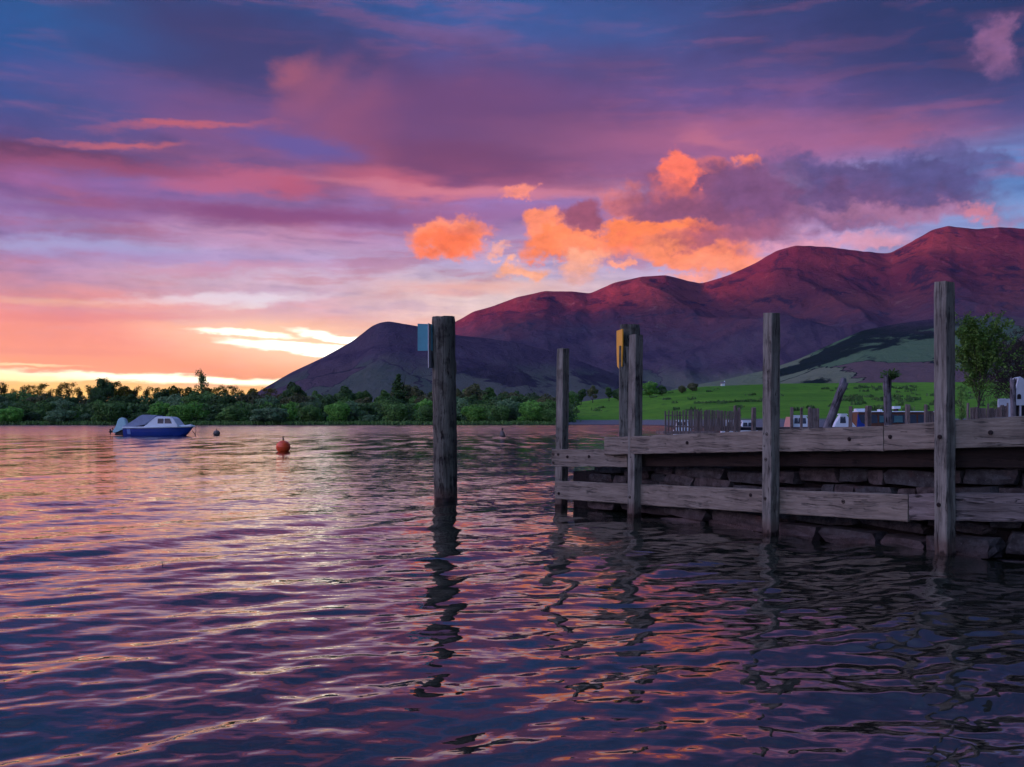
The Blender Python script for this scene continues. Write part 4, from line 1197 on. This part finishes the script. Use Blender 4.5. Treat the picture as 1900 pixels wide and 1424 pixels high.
M['buoygrey'] = simple('weathered_grey_buoy', (.12,.11,.10), .7, 0, .35, 6)
def hull(name, L_, B_, fb, stern, mat, root, rise=.12, rub=None, z0=-.25):
    """x runs from stern (0) to bow (L_); fb = freeboard"""
    N = 18; bm = bmesh.new(); rings = []
    for i in range(N+1):
        t_ = i/N; x = L_*t_
        b = B_/2*(1-(max(0, t_-.45)/.55)**2.2)*(stern+(1-stern)*min(1, t_/.3)); b = max(b, .012)
        kz = z0+(fb-z0)*max(0, (t_-.80)/.2)**2.0*.93; sh = fb+rise*t_**2
        rk = .42*max(0, t_-.7)/.3
        prof = [(0, kz), (b*.55, kz+.05*(sh-kz)), (b*.86, kz+.28*(sh-kz)), (b*.95, kz+.6*(sh-kz)), (b, sh)]
        pts = [(x+rk*(zz-kz)/(max(.05, sh-kz))*.5, -yy, zz) for yy, zz in prof[::-1]]+[(x+rk*(zz-kz)/(max(.05, sh-kz))*.5, yy, zz) for yy, zz in prof[1:]]
        rings.append([bm.verts.new(q) for q in pts])
    for a, b in zip(rings, rings[1:]):
        for k in range(8): bm.faces.new((a[k], a[k+1], b[k+1], b[k]))
        bm.faces.new((a[8], a[0], b[0], b[8]))
    bm.faces.new(rings[0]); bm.faces.new(rings[-1][::-1])
    o = bm_obj(name, bm, mat, root)
    edge = [(r[0].co.copy(), r[8].co.copy()) for r in rings] if False else None
    return o
def extrude_profile(name, pts, y0, y1, mat, root, taper=1.0, bevel=.0):
    """side outline (x, z) given width y0..y1; the top is drawn in by taper"""
    bm = bmesh.new(); n = len(pts); zs = [p[1] for p in pts]; z0, z1 = min(zs), max(zs)
    f = lambda z_: 1-(1-taper)*((z_-z0)/(z1-z0+1e-9))
    a = [bm.verts.new((x, y0*f(z_), z_)) for x, z_ in pts]; b = [bm.verts.new((x, y1*f(z_), z_)) for x, z_ in pts]
    bm.faces.new(a); bm.faces.new(b[::-1])
    for k in range(n): bm.faces.new((a[k], b[k], b[(k+1)%n], a[(k+1)%n]))
    if bevel: bmesh.ops.bevel(bm, geom=bm.edges[:], offset=bevel, segments=2, affect='EDGES')
    return bm_obj(name, bm, mat, root)
YM = wl(809.0); kM = YM/F
mb = empty('motorboat', W(236, 809.0, YM), 'blue hulled motorboat with white cabin, grey canvas cover and raised outboard off the wooded shore', 'boat', None, R(-5)); mb.scale = (1.06, 1, 1.06)
LB = 117*kM
hull('hull', LB, 1.9, 14.5*kM, .85, M['bluehull'], mb, .22*kM*10, z0=-.22)
# white gunwale and deck
bm = bmesh.new(); N = 18
for s_ in (-1, 1):
    pts = []
    for i in range(N+1):
        t_ = i/N; b = .95*(1-(max(0, t_-.45)/.55)**2.2)*(.85+.15*min(1, t_/.3)); sh = 14.5*kM+2.2*kM*t_**2
        rk = .42*max(0, t_-.7)/.3
        pts.append((LB*t_+rk*.5, s_*(b+.01), sh))
    add_tube(bm, pts, [.075]*(N+1), 6)
bm_obj('gunwale', bm, M['white'], mb)
extrude_profile('foredeck', [(70*kM,14*kM),(LB+.15,16.5*kM),(LB+.05,18.5*kM),(72*kM,19.5*kM)], -.42, .42, M['white'], mb, .8, .02)
cab = extrude_profile('cabin', [(36*kM,15*kM),(54*kM,31*kM),(60*kM,34*kM),(84*kM,33*kM),(89*kM,30*kM),(98*kM,18*kM),(99*kM,15*kM)], -.80, .80, M['white'], mb, .80, .03)
for (a_, b_) in ((62, 72.5), (74.5, 86)):
    x0, x1 = a_*kM, b_*kM
    pane = extrude_profile('cabin_window', [(x0,21*kM),(x0+.5*kM,30*kM),(x1-(2.5*kM if b_ > 80 else 0),30*kM),(x1+(2*kM if b_ > 80 else 0),21*kM)], -.745, -.725, M['glass'], None); pane.parent = cab
    pane2 = extrude_profile('cabin_window', [(x0,21*kM),(x0+.5*kM,30*kM),(x1,30*kM),(x1,21*kM)], .725, .745, M['glass'], None); pane2.parent = cab
extrude_profile('canvas_cover', [(-1*kM,16*kM),(18*kM,26*kM),(28*kM,34.5*kM),(34*kM,36.8*kM),(60*kM,35.5*kM),(50*kM,27*kM),(40*kM,19*kM),(12*kM,15*kM)], -.86, .86, M['canvas'], mb, .72, .03)
extrude_profile('stern_patch', [(9*kM,3*kM),(8*kM,12*kM),(14*kM,12*kM),(15*kM,3*kM)], -.86, -.835, M['bluestripe'], mb)
om = extrude_profile('outboard_motor', [(-25*kM,8*kM),(-17*kM,16*kM),(-16*kM,27*kM),(-11*kM,32*kM),(-3*kM,31*kM),(2*kM,17*kM),(-4*kM,11*kM),(-14*kM,9*kM),(-22*kM,4*kM)], -.30, .30, M['outb'], mb, .75, .06)
extrude_profile('outboard_bracket', [(-22*kM,1*kM),(-17*kM,13*kM),(-3*kM,13*kM),(1*kM,3*kM),(-3*kM,0)], -.13, .13, M['darkmetal'], mb, .9, .02)
bm = bmesh.new()
for k_ in range(3):
    a_ = k_*2.09; add_box(bm, (-30*kM, .10*math.cos(a_), 7*kM+.13*math.sin(a_)), (.05, .10, .20), Matrix.Rotation(a_+1.57, 3, 'X'), .01)
add_tube(bm, [(-33*kM,0,7*kM), (-24*kM,0,8*kM)], [.05,.08], 8)
o = bm_obj('propeller', bm, M['darkmetal'], mb)
bm = bmesh.new(); add_tube(bm, [(-24*kM,0,8*kM), (-27*kM,0,13*kM), (-25*kM,0,15*kM)], [.06,.05,.02], 6); bm_obj('cavitation_fin', bm, M['darkmetal'], mb)
bm = bmesh.new(); add_tube(bm, [(LB+.30,0,16.5*kM), (LB+.32,0,9*kM), (LB+.26,0,-.05)], [.022,.022,.022], 5); add_tube(bm, [(LB+.02,0,9*kM),(LB+.2,0,4*kM),(LB+.28,0,1*kM)], [.03,.03,.045], 6)
bm_obj('mooring_line', bm, simple('rope', (.16,.12,.08), .9), mb)
bm = bmesh.new()
for q in (62, 68, 74, 80): add_tube(bm, [(q*kM,0,33.5*kM),(q*kM+.02,0,34.6*kM)], [.012,.012], 4)
add_tube(bm, [(100*kM,-.2,17*kM),(116*kM,-.05,20*kM),(118*kM,0,19*kM)], [.02,.02,.02], 5)
bm_obj('bow_rail', bm, M['white'], mb)

def launch(name, px0, px1, Y, roof_y, label, cabin=(0.05,.95), sill_y=None, nwin=3, hullmat=None, roof_mat=None, cab_mat=None, slant=.25, group='white boats moored beyond the jetty'):
    k = Y/F; L_ = (px1-px0)*k; a = W(px0, 782, Y); a.z = 0
    o = empty(name, a, label, 'boat', group, 0)
    fb = .62; B_ = min(2.2, L_*.42)
    hull('hull', L_, B_, fb, .85, hullmat or M['white'], o, .12, z0=-.2)
    zt = EYE+(HOR-roof_y)*k; zs = fb+.02 if sill_y is None else EYE+(HOR-sill_y)*k
    x0, x1 = cabin[0]*L_, cabin[1]*L_; s = slant*(zt-zs)
    cb = extrude_profile('cabin', [(x0,zs-.1),(x0+s,zt-.06),(x1-s*1.4,zt-.06),(x1,zs-.1)], -B_*.40, B_*.40, cab_mat or M['white'], o, .88, .02)
    extrude_profile('cabin_roof', [(x0+s-.08,zt-.07),(x0+s-.04,zt),(x1-s*1.4+.04,zt),(x1-s*1.4+.12,zt-.07)], -B_*.40, B_*.40, roof_mat or M['white'], o, .96, .015)
    w = (x1-x0-2.4*s)/nwin
    for i in range(nwin):
        xa = x0+s*.9+w*i+w*.10; xb = xa+w*.80; z0_, z1_ = zs+.30*(zt-zs), zt-.16*(zt-zs)-.05
        for sd in (-1, 1):
            f = lambda z_: 1-.12*(z_-(zs-.1))/(zt-.06-zs+.1)
            bm = bmesh.new(); vv = []
            for (xx, zz) in ((xa-.03, z0_), (xa, z1_), (xb, z1_), (xb+.03, z0_)): vv.append(bm.verts.new((xx, sd*(B_*.40*f(zz)+.008), zz)))
            bm.faces.new(vv); r_ = bmesh.ops.extrude_face_region(bm, geom=bm.faces[:]); 
            for v in [g for g in r_['geom'] if isinstance(g, bmesh.types.BMVert)]: v.co.y -= sd*.03
            p_ = bm_obj('cabin_window', bm, M['glass']); p_.parent = cb
    return o
launch('cabin_boat', 1250, 1282, 70, 779.5, 'small white cabin glimpsed through the left pales of the palisade', (.1,.9), 795, 2, slant=.2)
launch('cabin_boat', 1338, 1372, 72, 779.5, 'low white boat with one wide window showing right of the palisade', (.05,.95), 797, 1, slant=.45)
launch('cabin_boat', 1372, 1404, 66, 780.5, 'low white boat with two side windows beside the stout short post', (.02,.98), 797, 2, slant=.3)
b = launch('cabin_boat', 1459, 1506, 66, 771, 'white boat with three tall windows and a salmon screen right of the third jetty post', (.12,.98), 793, 3, slant=.35)
M['salmon'] = simple('salmon_screen', (.50,.26,.20), .6)
kk = 66/F; o2 = extrude_profile('screen', [(0,EYE-13*kk),(4.5*kk,EYE+8*kk),(6*kk,EYE+8*kk),(5*kk,EYE-13*kk)], -.7, .7, M['salmon'], b)
launch('cabin_boat', 1541, 1592, 62, 768, 'white boat with slanted front windows immediately right of the leaning post', (.04,.94), 793, 3, slant=.6)
bl = launch('passenger_launch', 1584, 1752, 80, 763.5, 'long passenger launch with flat white roof and brown wooden cabin behind the short posts', (.01,.985), 795, 9, None, M['white'], M['cabinwood'], .03)
kk = 80/F
def on_roof(p0, p1, y0, y1, nm, mat): 
    o = wbox(nm, p0, p1, y0, y1, 80-.3, .6, mat); o.location -= bl.location; o.parent = bl; return o
on_roof(1589, 1605, 758.5, 763.3, 'roof_locker', M['white']); on_roof(1632.5, 1637, 760, 763.4, 'roof_vent', M['white']); on_roof(1659, 1671, 754, 759, 'life_raft', M['white'])
on_roof(1663, 1667, 758.8, 763.4, 'raft_stand', M['darkmetal'])
extrude_profile('bow_cover', [(-2*kk,EYE-12*kk),(0,EYE+15*kk),(6*kk,EYE-2*kk),(22*kk,EYE-10*kk),(26*kk,EYE-13*kk)], -.96, -.93, M['bluehull'], bl)
for (xa, xb) in ((48,60),(75,91)):
    o = wbox('window_blind', 1584+xa, 1584+xb, 772, 784, 80-.92, .02, M['tealpanel']); o.location -= bl.location; o.parent = bl

# ------------------------------------------------------------------ buoys
def buoy_round(px, wy, r_px, mat, label, stem=True, squash=.92):
    Y = wl(wy); r = r_px/F*Y; o = empty('mooring_buoy', W(px, wy, Y), label, 'buoy')
    bm = bmesh.new(); prof = []
    for i in range(13):
        a = -math.pi/2+math.pi*i/12; prof.append((max(.004, r*math.cos(a)), r*squash*math.sin(a)+r*.62))
    lathe(bm, prof, 24); bm_obj('float', bm, mat, o, True)
    if stem:
        bm = bmesh.new(); add_tube(bm, [(0,0,r*1.5),(0,0,r*1.95)], [r*.12,r*.10], 8)
        n = 12; add_tube(bm, [(r*.13*math.cos(6.283*k_/n), 0, r*2.02+r*.13*math.sin(6.283*k_/n)) for k_ in range(n+1)], [r*.045]*(n+1), 5, False)
        bm_obj('mooring_ring', bm, M['darkmetal'], o)
        bm = bmesh.new(); lathe(bm, [(r*1.012, r*.56),(r*1.02, r*.62),(r*1.012, r*.68)], 24); bm_obj('seam', bm, mat, o, True)
    return o
buoy_round(525.5, 838, 13.2, M['orange'], 'bright orange red round mooring buoy with a short stem floating left of the pile')
buoy_round(402, 808.5, 6.3, M['buoygrey'], 'small dark grey round buoy floating just right of the motorboat bow')
Y = wl(810); kk = Y/F; o = empty('marker_buoy', W(932, 810, Y), 'small dark cone shaped marker buoy floating right of the round pile', 'buoy')
bm = bmesh.new(); lathe(bm, [(2*kk,-3*kk),(5*kk,-1*kk),(5.6*kk,1.5*kk),(5*kk,4*kk),(3*kk,8*kk),(1.6*kk,10*kk),(1.2*kk,11*kk)], 18); bm_obj('float', bm, M['buoygrey'], o, True)
bm = bmesh.new(); lathe(bm, [(.6*kk,10.5*kk),(1.6*kk,12*kk),(1.6*kk,14*kk),(.6*kk,15.5*kk)], 10); bm_obj('top_mark', bm, M['darkmetal'], o, True)
Y = wl(1051); o = empty('floating_twig', W(301, 1051, Y), 'tiny dark twig poking up from the open water at lower left', 'twig')
bm = bmesh.new(); add_tube(bm, [(-.03,0,-.05),(0,0,.01),(.004,0,.045)], [.004,.003,.0015], 5); add_tube(bm, [(0,0,.01),(.03,.01,.018)], [.002,.001], 4); bm_obj('stem', bm, M['bark'], o)

# ------------------------------------------------------------------ white boathouse and the little house on the crest
YH = 42; kH = YH/F
bh = empty('boathouse', W(1900, 782, YH), 'small white boathouse with an arched vent in its gable at the far right edge', 'boathouse')
M['limewash'] = simple('limewashed_boards', (.42,.52,.56), .8, 0, .12, 2)
M['darkinside'] = simple('dark_interior', (.01,.01,.012), .95)
def gx(px): return (px-1900)*kH
def gz(y): return EYE+(HOR-y)*kH
bm = bmesh.new(); out = [(gx(1880),gz(742)),(gx(1889),gz(702)),(gx(1893),gz(700)),(gx(1908),gz(712)),(gx(1950),gz(735)),(gx(1950),gz(742))]
o = board('gable', out, YH, .10, M['limewash'], 0, (0,0,0)); o.parent = bh; o.location = (0,0,-bh.location.z)
arch = [(gx(1886),gz(741))]+[(gx(1889.5+3.6*math.cos(math.pi-a)),gz(736-3.5*math.sin(a)-1)) for a in np.linspace(0, math.pi, 7)]+[(gx(1893),gz(741))]
o2 = board('arched_vent', arch, YH, .02, M['darkinside'], 0, (0,0,0)); o2.parent = bh; o2.location = (0,-.065,-bh.location.z)
for nm, a_, mt, dp in (('lintel', (1879,1952,741.8,752.5), M['limewash'], .25), ('doorway', (1884,1952,752.5,800), M['darkinside'], .1), ('door_jamb', (1879,1884,752.5,800), M['limewash'], .3), ('mullion', (1894,1895.2,752.5,800), M['limewash'], .14)):
    o = wbox(nm, a_[0], a_[1], a_[2], a_[3], YH-(.08 if nm != 'doorway' else -.1)-(.02 if nm == 'mullion' else 0), dp, mt); o.location -= bh.location; o.parent = bh
bm = bmesh.new()
for s_ in (0,):
    V = [(gx(1889),0,gz(701)),(gx(1893),0,gz(699)),(gx(1952),0,gz(736)),(gx(1952),.5,gz(737)),(gx(1893),.5,gz(700)),(gx(1889),.5,gz(702))]
o = mesh_obj('roof', V, [(0,1,4,5),(1,2,3,4)], M['limewash'], bh); o.location = (0,0,-bh.location.z)
so = o.modifiers.new('thick', 'SOLIDIFY'); so.thickness = .06
cw = empty('crenellated_screen', W(1862, 753, YH), 'low white screen with a notched top edge left of the boathouse', 'screen')
o = wbox('panel', 1852.5, 1874, 743.5, 800, YH, .08, M['limewash']); o.location -= cw.location; o.parent = cw
for i in range(6):
    o = wbox('merlon', 1853+i*3.6, 1855.6+i*3.6, 739.5+rf.uniform(0,1.2), 743.5, YH, .08, M['limewash']); o.location -= cw.location; o.parent = cw
YC = 700; kC = YC/F; hs = empty('cottage', W(1341, 720, YC), 'tiny white cottage on the crest of the green field below the fell', 'cottage')
bm = bmesh.new(); add_box(bm, (0,0,1.2), (8*kC*.7,4,3.6)); bm_obj('wall', bm, M['white'], hs)
bm = bmesh.new(); vv = [bm.verts.new(q) for q in ((-1.7,-2.2,2.9),(1.7,-2.2,2.9),(1.7,2.2,2.9),(-1.7,2.2,2.9),(-1.7,0,4.1),(1.7,0,4.1))]
for f_ in ((0,1,5,4),(3,4,5,2),(0,4,3),(1,2,5),(0,3,2,1)): bm.faces.new([vv[i] for i in f_])
rf_ = bm_obj('roof', bm, simple('slate_roof', (.16,.16,.18), .8), hs)
bm = bmesh.new(); add_box(bm, (1.2,0,4.2), (.5,.6,1.2)); o = bm_obj('chimney', bm, M['white']); o.parent = rf_

# ------------------------------------------------------------------ the two trees at the right
def branch_tree(seed, h, levels, spread, droop, r0, nkids, first=.3, jitter=.35, upb=.25):
    rng = random.Random(seed); segs = []; tips = []
    def grow(p, d, ln, r, lv):
        n = 4 if lv < 2 else 3; pts = [p.copy()]; rad = [r]
        for i in range(n):
            d = (d+Vector((rng.uniform(-1,1), rng.uniform(-1,1), rng.uniform(-1,1)))*jitter*.35+Vector((0,0,upb*.2 if lv < 2 else -droop*.25))).normalized()
            p = p+d*ln/n; pts.append(p.copy()); rad.append(r*(1-.65*(i+1)/n))
        segs.append((pts, rad, lv))
        if lv >= levels: tips.append((p.copy(), d.copy())); return
        for k_ in range(nkids[lv]):
            f = first+(1-first)*(k_+rng.random())/nkids[lv] if lv == 0 else rng.uniform(.25, 1)
            i = min(n-1, int(f*n)); q = pts[i].lerp(pts[i+1], f*n-i)
            a = rng.uniform(0, 6.283) if lv else k_*2.4+rng.uniform(-.4,.4)
            perp = d.orthogonal().normalized(); perp.rotate(Matrix.Rotation(a, 3, d).to_quaternion())
            nd = (d*(1-spread)+perp*spread*1.3+Vector((0,0,.15))).normalized()
            grow(q, nd, ln*rng.uniform(.42,.62)*(1.15-.45*f if lv == 0 else 1), rad[i]*.55, lv+1)
    grow(Vector((0,0,-.3)), Vector((0,0,1)), h, r0, 0)
    return segs, tips
def segs_mesh(segs, name, mat, parent, lvs, minr=.006):
    bm = bmesh.new()
    for pts, rad, lv in segs:
        if lv in lvs: add_tube(bm, pts, [max(minr, q) for q in rad], 6 if lv == 0 else (4 if lv == 1 else 3), False)
    return bm_obj(name, bm, mat, parent)
YT = 118; zt = float(land_z(1815, YT)); base = W(1815, 782, YT); base.z = zt
bt = empty('birch_tree', base, 'slender light green birch in fresh leaf right of the tallest jetty post', 'tree'); bt.scale = (.74,.74,.80)
hh = EYE+(HOR-600)/F*YT-zt
segs, tips = branch_tree(5, hh*.95, 3, .30, .5, .16, [26, 5, 4], .28)
segs_mesh(segs, 'trunk', M['bark'], bt, (0, 1), .012); segs_mesh(segs, 'twigs', M['bark'], bt, (2, 3), .009)
rng = np.random.RandomState(4); V = []
for pts, rad, lv in segs:
    if lv >= 2:
        for i in range(len(pts)-1):
            for q in range(8):
                c = np.array(pts[i].lerp(pts[i+1], rng.uniform()))+rng.normal(scale=.13, size=3)+[0,0,-rng.uniform(0,.25)]; 
                d = rng.normal(size=3); d /= np.linalg.norm(d); u = np.cross(d, [0,0,1.]); u /= np.linalg.norm(u)+1e-6; s = rng.uniform(.10,.21)
                V += [c-u*s, c-d*s, c+u*s, c+d*s]
o = mesh_obj('leaves', np.array(V), np.arange(len(V)).reshape(-1,4), M['birch_leaf'], bt); tag(o, kind='stuff')
YT = 126; zt = float(land_z(1895, YT)); base = W(1902, 782, YT); base.z = zt
bt = empty('bare_tree', base, 'dark bare branched tree with a wide crown at the right edge behind the boathouse', 'tree'); bt.scale = (.9,.9,.88)
hh = EYE+(HOR-600)/F*YT-zt
segs, tips = branch_tree(12, hh*.80, 4, .58, -.15, .34, [20, 7, 6, 5], .16, .5)
segs_mesh(segs, 'trunk', M['bark'], bt, (0, 1), .035); o = segs_mesh(segs, 'twigs', M['bark'], bt, (2, 3, 4), .026)
tree('shrub', 1783, 712, 116, 'sparse', L['leaf_mid'], 'thin low shrub between the tallest jetty post and the birch', None, .7, 'bush')
# ------------------------------------------------------------------ evening air between here and the fells
def build_haze():
    m = bpy.data.materials.new('evening_haze'); m.use_nodes = True; t = NT(m.node_tree); t.n.clear()
    v = t.new('ShaderNodeVolumePrincipled'); v.inputs['Density'].default_value = 1.4e-5; v.inputs['Color'].default_value = (.36,.38,1,1); v.inputs['Anisotropy'].default_value = 0
    o = t.new('ShaderNodeOutputMaterial'); t.l.new(v.outputs[0], o.inputs['Volume'])
    bm = bmesh.new(); x0, x1, y0, y1, z0, z1 = -9000, 9000, -9500, 9500, -3, 1400
    add_box(bm, ((x0+x1)/2, (y0+y1)/2, (z0+z1)/2), (x1-x0, y1-y0, z1-z0))
    h = bm_obj('haze', bm, m); tag(h, kind='stuff')
build_haze()
